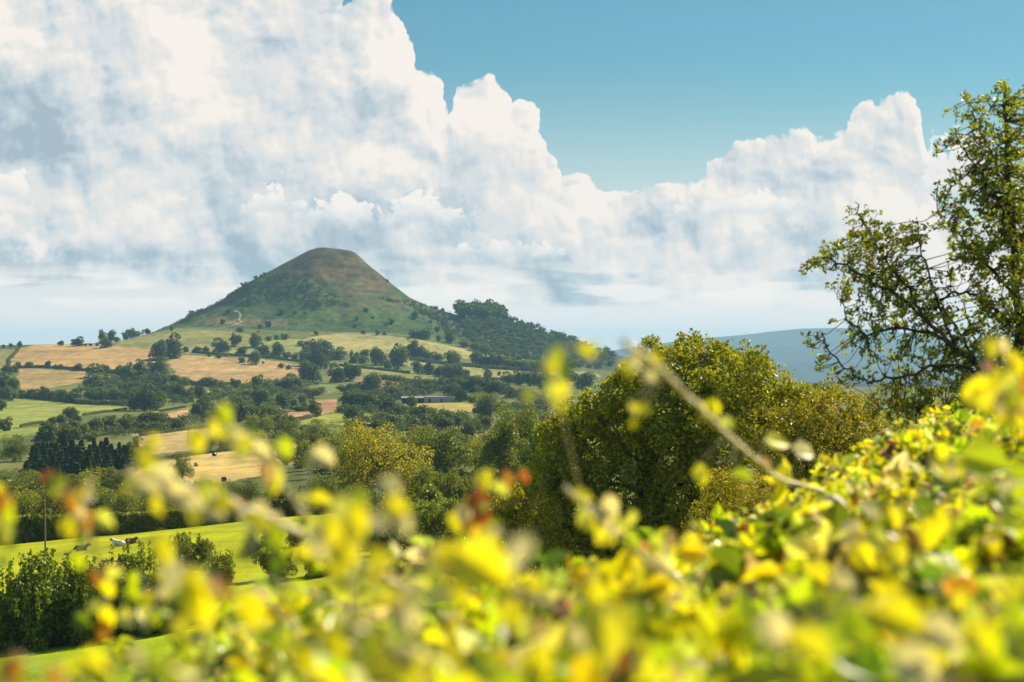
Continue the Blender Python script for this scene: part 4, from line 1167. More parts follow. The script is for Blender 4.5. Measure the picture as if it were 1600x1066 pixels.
for _k, (_lb, _poly, _n, _s) in enumerate([
        ('thicket joining the trees of the wood beside the lime pasture', [(140, 590), (230, 582), (300, 600), (300, 630), (235, 642), (160, 630), (130, 612)], 170, 13),
        ('thicket joining the trees of the middle valley', [(300, 618), (360, 606), (480, 600), (490, 625), (440, 640), (360, 640), (310, 640)], 110, 13),
        ('thicket joining the trees around the barn hollow', [(540, 618), (600, 604), (700, 604), (790, 614), (800, 622), (720, 614), (610, 630), (600, 655), (545, 640)], 150, 14),
        ('thicket joining the trees beyond the golden oaks', [(560, 660), (640, 650), (740, 660), (850, 630), (860, 670), (760, 690), (600, 684)], 110, 17),
        ('thicket joining the olive tree rows', [(60, 694), (120, 664), (206, 662), (260, 664), (350, 652), (400, 656), (300, 668), (200, 684)], 120, 15)]):
    scatter_mass('undergrowth', _lb, _poly, _n, _s, BUSHP, 'far_leaf', 40 + _k, 170, 330)

# ------------------------------------------------------------------ the great oak and its neighbours, about 110 m off
def px_tree(nm, lb, cat, base, D, lobes, n_leaf, leaf, mat, trunk_r, seed, depth=1.0, gold=0.38, skip_low=None):
    """tree whose crown lobes are given as (column, row, radius) in photo pixels, spread in depth"""
    r = np.random.default_rng(seed)
    s = D / F
    zg = float(terrain(np.array([float(base[0])]), np.array([float(D)]))[0])
    e = empty(nm, ((base[0] - HX) * s, D, zg))
    o = np.array([(base[0] - HX) * s, D, zg])
    C, Rr = [], []
    for (cx, cy, rp) in lobes:
        for k in range(2):
            dd = r.normal() * 55 * depth * s * (1.0 if k else .6)
            C.append([(cx + r.normal() * 8 - HX) * s, D + dd, -(cy + r.normal() * 6 - HY) * s]); Rr.append(rp * s * r.uniform(.8, 1.1))
    C = np.array(C) - o; Rr = np.array(Rr)
    w = Rr ** 2; w /= w.sum()
    idx = r.choice(len(C), n_leaf, p=w)
    d = unit(r.normal(size=(n_leaf, 3)))
    # sub-clumps: leaves gather in sprays on each lobe
    ncl = 60
    cl = unit(r.normal(size=(len(C) * ncl, 3)))
    ci = idx * ncl + r.integers(0, ncl, n_leaf)
    d = unit(cl[ci] * 1.0 + d * .22)
    rad = Rr[idx] * (.72 + .34 * ((ci * 7919) % 100) / 100.0 + .10 * r.normal(size=n_leaf))
    P = C[idx] + d * rad[:, None]
    P[:, 2] = np.maximum(P[:, 2], .1)
    Nn = unit(d * .6 + r.normal(size=(n_leaf, 3)) * .7 + np.array([0, 0, .2]))
    t = (r.uniform(.7, 1.3, n_leaf) * (.8 + .4 * ((ci * 104729) % 100) / 100.0))[:, None] * np.ones((1, 3))
    g = r.random(n_leaf) < gold
    t[g] *= np.array([1.55, 1.33, .5])
    me = crown_mesh(nm + '_crown', P, Nn, t, r.uniform(*leaf, n_leaf), r, .6)
    me.materials.append(M[mat])
    link('crown', me, parent=e)
    if trunk_r:
        top = C[:, 2].max()
        parts = [tube([(0, 0, -.5), (0, 0, .3), (.2, .1, top * .35), (.1, .2, top * .7)], [trunk_r * 1.6, trunk_r * 1.15, trunk_r * .8, trunk_r * .3], 10)]
        for k in r.choice(len(C), min(16, len(C)), replace=False):
            p0 = np.array([.15, .1, top * r.uniform(.18, .45)])
            p2 = C[k]
            p1 = p0 * .5 + p2 * .5 + r.normal(size=3) * .4
            parts.append(tube([p0, p1, p2], [trunk_r * .42, trunk_r * .28, trunk_r * .07], 6))
        tv, tq = merge(parts)
        tm = mesh_np(nm + '_trunk', tv, quads=tq, smooth=True)
        tm.materials.append(M['bark'])
        link('trunk', tm, parent=e)
    tag(e, lb, cat)
    return e


M['oak_leaf'] = leaf_material('oak_leaf', (0.268, 0.288, 0.006), (0.268, 0.288, 0.006), .36, .04, 0.0)
M['dry_leaf'] = leaf_material('dry_leaf', (0.300, 0.275, 0.010), (0.300, 0.275, 0.010), .34, .04, 0.0)
px_tree('great_oak', 'great golden topped oak rising above the brambles and the far ridge', 'tree', (1020, 905), 110,
        [(1110, 575, 48), (1060, 580, 50), (1010, 590, 45), (1150, 590, 52), (970, 620, 45), (1190, 615, 50), (1090, 630, 62), (1030, 640, 60), (930, 650, 44), (1220, 640, 42), (900, 670, 40),
         (880, 690, 34), (985, 690, 60), (1060, 700, 65), (1140, 680, 65), (1190, 690, 50), (925, 715, 52), (890, 745, 46), (990, 760, 66), (1060, 770, 62), (1110, 760, 50), (905, 795, 54), (950, 830, 60),
         (1010, 830, 60), (900, 845, 48), (960, 870, 50), (1040, 860, 50), (920, 880, 40), (1250, 625, 28), (1020, 552, 22), (1130, 552, 26), (1075, 548, 22), (872, 690, 38), (856, 735, 38), (850, 785, 40), (862, 830, 40)], 95000, (.15, .30), 'oak_leaf', .42, 71)
px_tree('hawthorn', 'rusty golden scrubby tree joined to the right side of the great oak', 'tree', (1290, 800), 100,
        [(1270, 640, 46), (1310, 640, 36), (1345, 645, 28), (1240, 670, 46), (1295, 680, 50), (1340, 690, 40), (1360, 665, 22), (1250, 720, 50), (1310, 730, 54), (1220, 760, 46), (1360, 740, 40), (1290, 770, 50), (1200, 700, 34)], 17000, (.12, .26), 'dry_leaf', .2, 72, .7, .35)
px_tree('elder_bush', 'dry brown seeding bush in front of the right foot of the great oak', 'bush', (1130, 850), 70,
        [(1120, 770, 34), (1150, 750, 30), (1170, 780, 34), (1110, 810, 36), (1160, 815, 38), (1190, 760, 28), (1090, 840, 30), (1205, 800, 34)], 9000, (.05, .13), 'dry_leaf', .06, 73, .6, .5)
px_tree('thorn_bush', 'orange and green thorn bush left of the great oak foot', 'bush', (812, 868), 105,
        [(800, 790, 30), (830, 775, 26), (780, 815, 30), (840, 810, 34), (810, 840, 34), (860, 840, 28), (790, 780, 20), (850, 790, 24)], 8000, (.10, .22), 'dry_leaf', .1, 74, .6, .45)
px_tree('distant_oak', 'small dark mound of a tree behind the rusty scrub before the blue ridge', 'tree', (1285, 640), 260,
        [(1285, 612, 16), (1270, 616, 12), (1302, 616, 12), (1262, 620, 10), (1312, 620, 10)], 2500, (.2, .4), 'mid_leaf', .15, 75, .4, .1)
px_tree('shaded_oak', 'dark shaded tree in the gap behind the near right tree', 'tree', (1500, 720), 75,
        [(1440, 670, 40), (1490, 660, 44), (1540, 650, 44), (1590, 640, 50), (1420, 700, 40), (1480, 700, 50), (1550, 700, 50), (1620, 690, 50)], 12000, (.09, .18), 'mid_leaf', .15, 76, .6, .1)


# ------------------------------------------------------------------ the near tree on the right, about 25 m off
def near_tree():
    r = np.random.default_rng(91)
    D0 = 25.0
    s = D0 / F

    def at(px, py, dd=0.0):
        return np.array([(px - HX) * s, D0 + dd, -(py - HY) * s])
    zg = float(terrain(np.array([1640.0]), np.array([D0]))[0])
    root = np.array([(1640 - HX) * s, D0, zg])
    e = empty('young_oak', tuple(root))
    limbs = [  # (points (column, row, depth), start radius px, end radius px)
        ([(1642, 1150, 0), (1636, 900, 0), (1622, 760, 0), (1608, 640, .1), (1600, 520, .2), (1592, 400, .2), (1580, 290, .1), (1572, 190, 0), (1570, 140, 0)], 15, 2.0),
        ([(1620, 740, 0), (1570, 640, -.3), (1528, 590, -.5), (1478, 545, -.6), (1430, 500, -.6), (1380, 455, -.5), (1330, 430, -.5), (1290, 408, -.5), (1252, 412, -.5)], 7, 1.2),
        ([(1528, 590, -.5), (1470, 570, -.7), (1420, 575, -.9), (1375, 590, -.9), (1335, 597, -.9), (1300, 575, -.9), (1275, 545, -.9), (1266, 520, -.9)], 4, 1.2),
        ([(1478, 545, -.6), (1440, 520, -.4), (1395, 512, -.3), (1350, 525, -.2), (1318, 500, -.2), (1310, 470, -.2)], 4, 1.1),
        ([(1430, 500, -.6), (1400, 440, -.3), (1370, 390, -.1), (1350, 350, 0), (1336, 316, 0)], 3.6, 1.0),
        ([(1478, 545, -.6), (1462, 480, -.2), (1450, 420, 0), (1438, 375, .1), (1436, 345, .1)], 3.2, 1.0),
        ([(1540, 600, -.4), (1498, 500, .4), (1480, 470, .5), (1500, 455, .5), (1530, 458, .5), (1560, 480, .4), (1596, 500, .2)], 2.4, 3.2),
        ([(1596, 470, .2), (1560, 420, .3), (1525, 390, .4), (1500, 350, .4), (1476, 330, .4)], 4, 1.0),
        ([(1590, 380, .2), (1556, 320, -.2), (1530, 280, -.3), (1505, 250, -.3), (1484, 212, -.3)], 4, 1.0),
        ([(1580, 290, .1), (1560, 230, .4), (1535, 180, .4), (1522, 148, .4)], 3, 1.0),
        ([(1608, 620, .1), (1570, 570, .6), (1540, 520, .8), (1528, 470, .8)], 4, 1.2),
        ([(1590, 660, 0), (1530, 640, .3), (1470, 640, .4), (1420, 635, .4), (1385, 640, .4)], 4, 1.2),
        ([(1600, 520, .2), (1640, 440, 0), (1660, 330, 0)], 5, 2), ([(1608, 640, .1), (1660, 560, .2), (1720, 480, .2)], 6, 2), ([(1590, 400, .2), (1640, 300, .3), (1680, 220, .3)], 4, 1.5),
    ]
    parts, nodes = [], []
    for pts, r0, r1 in limbs:
        P = [at(*p) for p in pts]
        # finer, slightly crooked
        Q = []
        for a, b in zip(P[:-1], P[1:]):
            for k in range(4):
                Q.append(a + (b - a) * k / 4 + r.normal(size=3) * .018 * (k > 0))
        Q.append(P[-1])
        rad = np.linspace(r0 * (1 if r0 > 10 else .72), r1 * .8, len(Q)) * s
        parts.append(tube(Q, rad, 7))
        nodes += [(q, ra) for q, ra in zip(Q, rad)]
    NP = np.array([n[0] for n in nodes])
    blobs = [  # column, row, rx, ry, clusters
        (1570, 160, 30, 32, 30), (1560, 215, 44, 44, 55), (1530, 262, 40, 40, 40), (1575, 290, 44, 55, 70), (1545, 345, 55, 50, 70), (1590, 380, 40, 60, 70), (1530, 410, 45, 40, 55), (1580, 460, 45, 60, 75), (1548, 500, 35, 45, 45),
        (1590, 560, 40, 60, 70), (1495, 335, 32, 28, 24), (1490, 215, 20, 14, 9), (1520, 160, 14, 22, 10), (1478, 300, 16, 16, 8), (1545, 590, 40, 40, 45), (1610, 240, 40, 100, 60), (1640, 420, 50, 120, 90),
        (1345, 395, 40, 40, 40), (1385, 415, 45, 50, 55), (1300, 405, 34, 24, 22), (1338, 330, 9, 26, 9), (1362, 365, 24, 22, 18), (1440, 365, 22, 26, 16), (1400, 370, 26, 22, 18), (1262, 412, 16, 10, 7), (1420, 450, 46, 40, 50), (1360, 455, 40, 36, 36),
        (1326, 450, 26, 24, 16), (1455, 470, 36, 36, 30), (1385, 495, 44, 28, 32), (1440, 520, 50, 34, 40), (1330, 500, 22, 24, 12), (1350, 540, 30, 20, 14), (1400, 560, 44, 24, 28), (1460, 580, 50, 36, 50), (1500, 560, 40, 44, 42),
        (1266, 530, 8, 18, 7), (1285, 570, 14, 12, 6), (1330, 590, 26, 12, 12), (1300, 592, 12, 8, 4), (1400, 615, 40, 24, 30), (1450, 630, 46, 26, 36), (1510, 625, 46, 36, 45), (1570, 640, 44, 36, 50), (1440, 655, 40, 24, 30), (1380, 640, 26, 18, 14),
    ]
    LP, LN, LT, LS = [], [], [], []
    for (cx, cy, rx, ry, n) in blobs:
        for k in range(int(n * (1.05 if cx < 1475 else 1.5))):
            a = r.uniform(0, 6.28); q = math.sqrt(r.random())
            c = at(cx + math.cos(a) * q * rx, cy + math.sin(a) * q * ry, r.normal() * .55)
            j = np.argmin(((NP - c) ** 2 * np.array([1, .25, 1])).sum(1))
            b = NP[j]
            L = np.linalg.norm(c - b)
            if L > .06:
                mid = b * .5 + c * .5 + np.array([0, 0, -.05 * L]) + r.normal(size=3) * .05 * L
                parts.append(tube([b, mid, c], [min(nodes[j][1] * .6, .006 + .004 * L), .005, .0028], 4))
            m = r.integers(7, 13)
            d = unit(r.normal(size=(m, 3)) + np.array([0, 0, .35]))
            dirn = (c - b) / (L + 1e-6)
            along = -dirn[None] * r.uniform(0, .10, (m, 1))
            LP.append(c + along + d * r.uniform(.02, .075, (m, 1)))
            LN.append(unit(np.cross(d, r.normal(size=(m, 3)))))
            tt = r.uniform(.7, 1.35, m)[:, None] * np.ones((1, 3)) * r.uniform(.8, 1.2)
            g = r.random(m) < .14
            tt[g] *= np.array([2.0, 1.45, .6])
            rd = r.random(m) < .03
            tt[rd] *= np.array([2.6, .7, .5])
            LT.append(tt); LS.append(r.uniform(.045, .086, m))
    P = np.concatenate(LP) - root; Nn = np.concatenate(LN); T = np.concatenate(LT); S = np.concatenate(LS)
    me = crown_mesh('young_oak_crown', P, Nn, T, S, r, .5)
    me.materials.append(M['near_leaf'])
    link('crown', me, parent=e)
    tv, tq = merge(parts)
    tm = mesh_np('young_oak_trunk', tv - root, quads=tq, smooth=True)
    tm.materials.append(M['bark'])
    link('trunk', tm, parent=e)
    tag(e, 'open branched tree with small leaves reaching over the blue ridge', 'tree')


near_tree()

# ------------------------------------------------------------------ bramble hedge close to the camera
M['bramble_leaf'], _N = new_mat('bramble_leaf')
_att = _N.node('ShaderNodeAttribute', attribute_name='tint')
_df = _N.node('ShaderNodeBsdfDiffuse'); _N.put(_df.inputs[0], _att.outputs['Color'])
_tr = _N.node('ShaderNodeBsdfTranslucent'); _N.put(_tr.inputs[0], _N.vm('MULTIPLY', _att.outputs['Color'], (1.35, 1.30, .6)))
_m1 = _N.node('ShaderNodeMixShader'); _m1.inputs[0].default_value = .50
_N.put(_m1.inputs[1], _df.outputs[0]); _N.put(_m1.inputs[2], _tr.outputs[0])
_gl = _N.node('ShaderNodeBsdfGlossy'); _gl.inputs['Roughness'].default_value = .38; _gl.inputs[0].default_value = (1, .97, .9, 1)
_m2 = _N.node('ShaderNodeMixShader'); _m2.inputs[0].default_value = .04
_N.put(_m2.inputs[1], _m1.outputs[0]); _N.put(_m2.inputs[2], _gl.outputs[0])
_o = _N.node('ShaderNodeOutputMaterial'); _N.put(_o.inputs[0], _m2.outputs[0])

LEAFC = {'y': (.74, .67, .014), 'm': (.62, .64, .12), 'l': (.45, .54, .012), 'g': (.16, .24, .018), 'd': (.05, .085, .015), 'p': (.70, .62, .42), 't': (.46, .32, .18), 'o': (.52, .24, .03), 'r': (.36, .09, .025), 'b': (.15, .085, .05)}


def leaflets(P, axis, Nrm, size, cols, r, wide=.68):
    """ovate leaflets folded along the midrib: 6 points, 2 quads each"""
    n = len(P)
    t = unit(axis)
    Nrm = unit(Nrm - t * (Nrm * t).sum(1)[:, None])
    b = np.cross(Nrm, t)
    s = np.broadcast_to(np.asarray(size, float), (n,))[:, None]
    up = Nrm * s * r.uniform(.02, .22, (n, 1))
    V = np.stack([P, P + t * s * .28 + b * s * wide * .48 + up, P + t * s * .68 + b * s * wide * .36 + up, P + t * s - Nrm * s * .08,
                  P + t * s * .68 - b * s * wide * .36 + up, P + t * s * .28 - b * s * wide * .48 + up], 1).reshape(-1, 3)
    k = np.arange(n)[:, None] * 6
    Q = np.concatenate([k + np.array([[0, 3, 2, 1]]), k + np.array([[0, 5, 4, 3]])])
    return V, Q, np.repeat(cols, 6, axis=0)


def leaf_colours(r, n, w):
    keys = list(w); pr = np.array([w[k] for k in keys], float); pr /= pr.sum()
    c = np.array([LEAFC[k] for k in keys])[r.choice(len(keys), n, p=pr)]
    return np.clip(c * r.uniform(.75, 1.2, (n, 1)) * (1 + .08 * r.normal(size=(n, 3))), .005, .8)


# height of the hedge top (as dip below the eye) on bearings, near to far
HEDGE_D = [2.2, 2.9, 4.0, 5.8, 8.6, 12.5, 18.0]
HEDGE_ROW = {  # row of the leafy top seen at each distance, for columns 0, 250, 500, 750, 1000, 1150, 1300, 1450, 1600
    2.2: [1150, 1150, 1100, 1085, 1085, 1085, 1080, 1070, 1050],
    2.9: [1150, 1150, 1085, 1010, 1000, 990, 970, 950, 925],
    4.0: [1250, 1150, 1085, 985, 945, 920, 885, 860, 820],
    5.8: [1500, 1400, 1200, 1060, 925, 860, 815, 775, 740],
    8.6: [1500, 1500, 1400, 1250, 980, 850, 775, 715, 690],
    12.5: [1500, 1500, 1500, 1400, 1150, 930, 760, 685, 660],
    18.0: [1500, 1500, 1500, 1500, 1400, 1150, 790, 668, 640]}
HEDGE_X = [0, 250, 500, 750, 1000, 1150, 1300, 1450, 1600]


def hedge_row(px, D):
    rows = np.array([np.interp(np.clip(px, 0, 1600), HEDGE_X, HEDGE_ROW[d]) for d in HEDGE_D])
    x = np.interp(D, HEDGE_D, np.arange(len(HEDGE_D)))
    i = np.clip(x.astype(int), 0, len(HEDGE_D) - 2); f = x - i
    k = np.arange(len(px))
    return rows[i, k] * (1 - f) + rows[i + 1, k] * f


def bramble_mass():
    for nm, lb, d0, d1, n, seed, sz in [('brambles', 'nearest sunlit bramble leaves blurred along the bottom', 2.1, 3.2, 2400, 201, (.040, .080)),
                                        ('brambles', 'middle spread of sunlit yellow green bramble leaves', 3.2, 6.4, 8500, 202, (.032, .060)),
                                        ('brambles', 'rear bank of sunlit brambles under the near tree', 6.4, 19.0, 36000, 203, (.028, .058))]:
        r = np.random.default_rng(seed)
        D = np.exp(r.uniform(math.log(d0), math.log(d1), n * 3))
        px = r.uniform(-160, 1760, n * 3)
        row = hedge_row(px, D)
        X = (px - HX) / F * D
        bump = (fbm(X / .22, D / .22, 3, seed) - .5) * (.26 + .34 * np.clip((D - 4) / 4, 0, 1)) * np.clip(D / 4, .35, 1.0)
        z = -(row - HY) / F * D + bump - r.exponential(.13, len(D)) * np.clip(D / 3, .5, 1.3)
        y = HY - z / D * F
        ok = (y < 1150) & (row < 1145)
        # gaps between sprays
        ok &= fbm(X / .16 + 9, D / .16, 3, seed + 7) > .43
        D, px, X, z = (a[ok][:n] for a in (D, px, X, z))
        m = len(D)
        P = np.stack([X, D, z], 1)
        # leaves in threes
        P3 = np.repeat(P, 3, axis=0); k3 = len(P3)
        hub = unit(r.normal(size=(m, 3)) * np.array([1, 1, .6]) + np.array([0, -.15, .1]))
        ax = unit(np.repeat(hub, 3, axis=0) + r.normal(size=(k3, 3)) * .75)
        Nn = unit(r.normal(size=(k3, 3)) * .65 + np.array([.1, .1, .75]))
        c = leaf_colours(r, m, {'y': 34, 'm': 18, 'l': 26, 'g': 14, 'd': 7, 'p': 11, 't': 5, 'o': 1.2, 'r': .7, 'b': 4})
        V, Q, T = leaflets(P3, ax, Nn, r.uniform(*sz, k3) * np.repeat(np.exp(r.normal(size=m) * .24), 3), np.repeat(c, 3, axis=0), r, r.uniform(.5, .85, (k3, 1)))
        # stems threading the mass, part of the same tangle
        o = link(nm, mesh_np(nm, V, quads=Q, cols=T), [M['bramble_leaf']])
        tag(o, lb, None, None, 'stuff')
    # earth and dead stems under the leaves
    r = np.random.default_rng(209)
    n = 2600
    D = np.exp(r.uniform(math.log(3.4), math.log(18), n)); px = r.uniform(-100, 1760, n)
    row = hedge_row(px, D)
    X = (px - HX) / F * D
    z = -(row - HY) / F * D - r.uniform(.12, .7, n)
    ok = row < 1145
    parts = []
    for x, d, zz in zip(X[ok], D[ok], z[ok]):
        L = r.uniform(.25, .7)
        v = unit(r.normal(size=(1, 3)) * np.array([1, .7, .7]))[0] * L
        p = np.array([x, d, zz])
        parts.append(tube([p - v * .5, p + np.array([0, 0, .05 * L]), p + v * .5], [.0035, .003, .0015], 4))
    V, Q = merge(parts)
    o = link('undergrowth', mesh_np('undergrowth', V, quads=Q, cols=np.ones((len(V), 3))), [M['brown_cane']])
    tag(o, 'tangle of brown bramble stems inside the leafy bank', None, None, 'stuff')


bramble_mass()


def loose_sprays():
    """airy shoots of the hedge on the left: stems with leaves in threes, too many to count"""
    r = np.random.default_rng(305)
    VV, QQ, TT, stems = [], [], [], []
    for k in range(105):
        px = r.uniform(300, 1050) if k < 98 else r.uniform(-60, 300)
        D = r.uniform(2.9, 5.2)
        top = np.interp(px, [-60, 100, 200, 300, 420, 520, 640, 760, 860, 950, 1050], [1030, 1010, 990, 940, 890, 860, 850, 850, 880, 860, 820])
        y1 = top + r.exponential(95)
        if y1 > 1120: continue
        s = D / F
        tip = np.array([(px - HX) * s, D, -(y1 - HY) * s])
        lean = r.normal(size=3) * np.array([.22, .12, .03])
        base = tip + np.array([lean[0], lean[1], -r.uniform(.25, .6)])
        mid = (tip + base) / 2 + r.normal(size=3) * .03
        stems.append(tube([base, mid, tip], [.0032, .0024, .0012], 5))
        m = r.integers(9, 17)
        t = r.random(m) ** .8
        P = base + (tip - base) * t[:, None] + r.normal(size=(m, 3)) * .028
        P3 = np.repeat(P, 3, axis=0)
        hub = unit(r.normal(size=(m, 3)) * np.array([1, .8, .6]))
        ax = unit(np.repeat(hub, 3, axis=0) + r.normal(size=(m * 3, 3)) * .6)
        Nn = unit(r.normal(size=(m * 3, 3)) * .7 + np.array([.2, .1, .6]))
        c = leaf_colours(r, m, {'y': 40, 'm': 16, 'l': 20, 'g': 9, 'p': 10, 't': 3, 'o': 2.5, 'r': .7, 'd': 2})
        v, q, tt = leaflets(P3, ax, Nn, r.uniform(.028, .062, m * 3), np.repeat(c, 3, axis=0), r)
        VV.append((v, q)); TT.append(tt)
    V, Q = merge(VV)
    o = link('brambles', mesh_np('brambles', V, quads=Q, cols=np.concatenate(TT)), [M['bramble_leaf']])
    tag(o, 'loose sunlit bramble shoots before the pasture on the left', None, None, 'stuff')
    V, Q = merge(stems)
    o = link('undergrowth', mesh_np('undergrowth', V, quads=Q, cols=np.ones((len(V), 3)), smooth=True), [M['cane']])
    tag(o, 'thin pale stems of the loose bramble shoots', None, None, 'stuff')


loose_sprays()


def spray(lb, path, rpx, leaves, mat='cane', nm='bramble_cane', slim=.55, K=1.55, more=8):
    path = [(x, y, d * K) for x, y, d in path]
    leaves = [(x, y, d * K, lp, ck, an) for x, y, d, lp, ck, an in leaves]
    """one cane: path of (column, row, distance), stem radius in photo pixels at start and end, leaves of (column, row, distance, length px, colour, hang angle)"""
    P = [np.array([(x - HX) / F * d, d, -(y - HY) / F * d]) for x, y, d in path]
    r = np.random.default_rng(sum(map(ord, lb)))
    root = P[0]
    e = empty(nm, tuple(root))
    Q = []
    for i in range(len(P) - 1):
        a, b = P[i], P[i + 1]
        pa = P[i - 1] if i else a - (b - a); nb = P[i + 2] if i + 2 < len(P) else b + (b - a)
        for k in range(6):
            t = k / 6
            Q.append(.5 * ((2 * a) + (b - pa) * t + (2 * pa - 5 * a + 4 * b - nb) * t * t + (3 * a - pa - 3 * b + nb) * t ** 3) + r.normal(size=3) * .0012)
    Q.append(P[-1])
    Q = np.array(Q)
    rad = np.linspace(rpx[0], rpx[1], len(Q)) * Q[:, 1] / F
    parts = [tube(Q - root, rad * slim, 8)]
    for k in range(4, len(Q) - 1, 2):   # thorns
        d = unit(r.normal(size=(1, 3)))[0]
        parts.append(tube([Q[k] - root, Q[k] - root + d * rad[k] * 2.0], [rad[k] * .4, rad[k] * .05], 4))
    rad *= slim
    leafs = []
    extra = []
    for k in range(more):   # leaves in threes all along the cane
        j = int(len(Q) * (.15 + .85 * (k + .5) / more))
        q = Q[min(j, len(Q) - 1)]
        px, py = q[0] / q[1] * F + HX, HY - q[2] / q[1] * F
        sd = 1 if k % 2 else -1
        for m in range(r.integers(1, 4)):
            extra.append((px + sd * r.uniform(8, 26) + r.normal() * 8, py + r.uniform(-20, 24), q[1] + r.normal() * .04, r.uniform(20, 42), 'yyymllgpm'[r.integers(9)], r.uniform(-70, 70)))
    for (x, y, d, lp, ck, ang) in leaves + extra:
        c = np.array([(x - HX) / F * d, d, -(y - HY) / F * d])
        L = lp * d / F
        an = math.radians(ang)
        t = unit(np.array([[math.sin(an), r.normal() * .25, -math.cos(an)]]))
        nv = unit(np.array([[r.normal() * .45, -1.0, .55 + r.normal() * .3]]))
        base = c - t[0] * L * .5
        j = np.argmin(((Q - base) ** 2).sum(1))
        parts.append(tube([Q[j] - root, base - root], [min(rad[j] * .5, .0016), .0009], 4))
        n = 1
        V, F4, T = leaflets(base[None] - root, t, nv, np.array([L]), np.array([LEAFC[ck]]) * r.uniform(.9, 1.15), r, .8)
        leafs.append((V, F4, T))
    v, q = merge(parts)
    sm = mesh_np('cane_stem', v, quads=q, smooth=True)
    sm.materials.append(M[mat])
    link('stem', sm, parent=e)
    for V, F4, T in leafs:
        lm = mesh_np('cane_leaf', V, quads=F4, cols=T)
        lm.materials.append(M['bramble_leaf'])
        link('leaf', lm, parent=e)
    tag(e, lb, 'bramble')
    return e


spray('long straight bramble cane slanting up across the face of the great oak',
      [(1345, 782, 4.6), (1270, 762, 4.0), (1215, 745, 3.2), (1150, 690, 2.4), (1080, 625, 2.0), (1030, 575, 1.75), (975, 535, 1.6)], (4, 9),
      [(1020, 562, 1.7, 34, 'y', 60), (978, 577, 1.65, 30, 'y', 20), (990, 640, 1.8, 24, 'y', 30), (1006, 640, 1.8, 26, 'y', -20), (990, 664, 1.8, 20, 'y', 10), (1140, 662, 2.2, 26, 'l', 40), (1095, 742, 2.3, 38, 'y', 10), (1160, 745, 2.4, 36, 'l', 80),
       (1215, 690, 2.8, 46, 'y', 80), (1255, 705, 3.0, 44, 'p', 70), (1195, 725, 2.6, 26, 't', 30)], slim=.62, more=3)
spray('upright bramble tip with lit leaves before the shoulder wood', [(905, 760, 2.6), (890, 700, 2.2), (876, 640, 1.9), (870, 590, 1.8), (866, 545, 1.75)], (3, 2),
      [(868, 560, 1.75, 46, 'l', 5), (882, 580, 1.75, 40, 'g', -10), (862, 575, 1.7, 36, 'y', 20), (878, 608, 1.8, 34, 'y', 0), (872, 632, 1.8, 24, 'y', 5), (915, 550, 1.75, 34, 'y', 60), (930, 545, 1.75, 22, 'l', 60)], slim=.4, K=1.25, more=1)
spray('pale dry bramble cane arching over the cow pasture', [(690, 960, 2.3), (600, 905, 2.0), (500, 850, 1.8), (410, 805, 1.7), (330, 775, 1.6), (255, 755, 1.55), (195, 745, 1.5)], (6, 9),
      [(230, 760, 1.5, 52, 'p', 70), (275, 770, 1.55, 50, 'p', 80), (210, 745, 1.5, 30, 'p', 60), (345, 785, 1.6, 50, 'y', 60), (300, 805, 1.55, 44, 'y', 20), (250, 790, 1.5, 38, 'y', 10), (400, 820, 1.65, 46, 'y', 70), (430, 850, 1.7, 40, 'l', 50), (480, 870, 1.8, 44, 'y', 60), (520, 890, 1.8, 40, 'y', 40),
       (375, 790, 1.65, 40, 't', 70), (225, 715, 1.5, 44, 'y', 0), (240, 690, 1.5, 30, 'y', 10), (255, 745, 1.5, 56, 'p', 75), (300, 785, 1.55, 50, 'p', 75), (335, 800, 1.6, 46, 'p', 60), (390, 815, 1.65, 44, 'm', 60)], slim=.9)
spray('slender bramble shoot with small yellow leaves against the stubble field', [(520, 870, 2.1), (480, 810, 1.9), (435, 750, 1.8), (395, 705, 1.7), (350, 665, 1.65), (330, 640, 1.6)], (6, 3),
      [(350, 650, 1.6, 40, 'l', 30), (335, 670, 1.6, 32, 'y', 20), (308, 690, 1.6, 46, 'y', 0), (378, 690, 1.65, 42, 'y', 40), (395, 680, 1.65, 30, 'l', 60), (410, 705, 1.7, 40, 'p', 70), (505, 715, 1.9, 46, 'p', 60), (445, 700, 1.8, 38, 'l', 20), (500, 782, 1.9, 44, 'y', 80), (420, 740, 1.7, 40, 't', 0)])
spray('thick pale bramble cane slanting down before the dark oak foot', [(880, 760, 2.0), (930, 800, 2.0), (975, 840, 2.0), (1020, 890, 2.1), (1060, 940, 2.2), (1110, 1000, 2.4)], (7, 11),
      [(910, 775, 2.0, 40, 'y', 80), (955, 790, 2.0, 40, 'p', 20), (965, 820, 2.0, 36, 'y', 30), (945, 840, 2.0, 40, 'y', 60), (985, 845, 2.0, 44, 'l', 40), (1035, 880, 2.1, 50, 'p', 50), (1045, 845, 2.1, 38, 't', 0), (1080, 850, 2.3, 40, 'y', 20), (1090, 825, 2.4, 30, 'y', 40), (1000, 900, 2.1, 34, 'y', 10)])
spray('largest broad yellow bramble leaf on a drooping brown cane', [(900, 985, 2.0), (870, 950, 1.8), (830, 935, 1.7), (770, 915, 1.65), (700, 900, 1.6), (630, 893, 1.6), (560, 905, 1.6)], (8, 7),
      [(755, 885, 1.55, 130, 'y', 60), (815, 865, 1.5, 70, 'p', -30), (700, 870, 1.6, 60, 'y', 70), (680, 865, 1.6, 40, 'p', -40), (715, 930, 1.65, 52, 'y', 10), (800, 960, 1.7, 60, 'y', 0), (840, 980, 1.75, 44, 't', 0), (640, 920, 1.6, 46, 'p', 80), (590, 910, 1.6, 44, 'y', 60)], 'brown_cane', K=1.08, more=5)
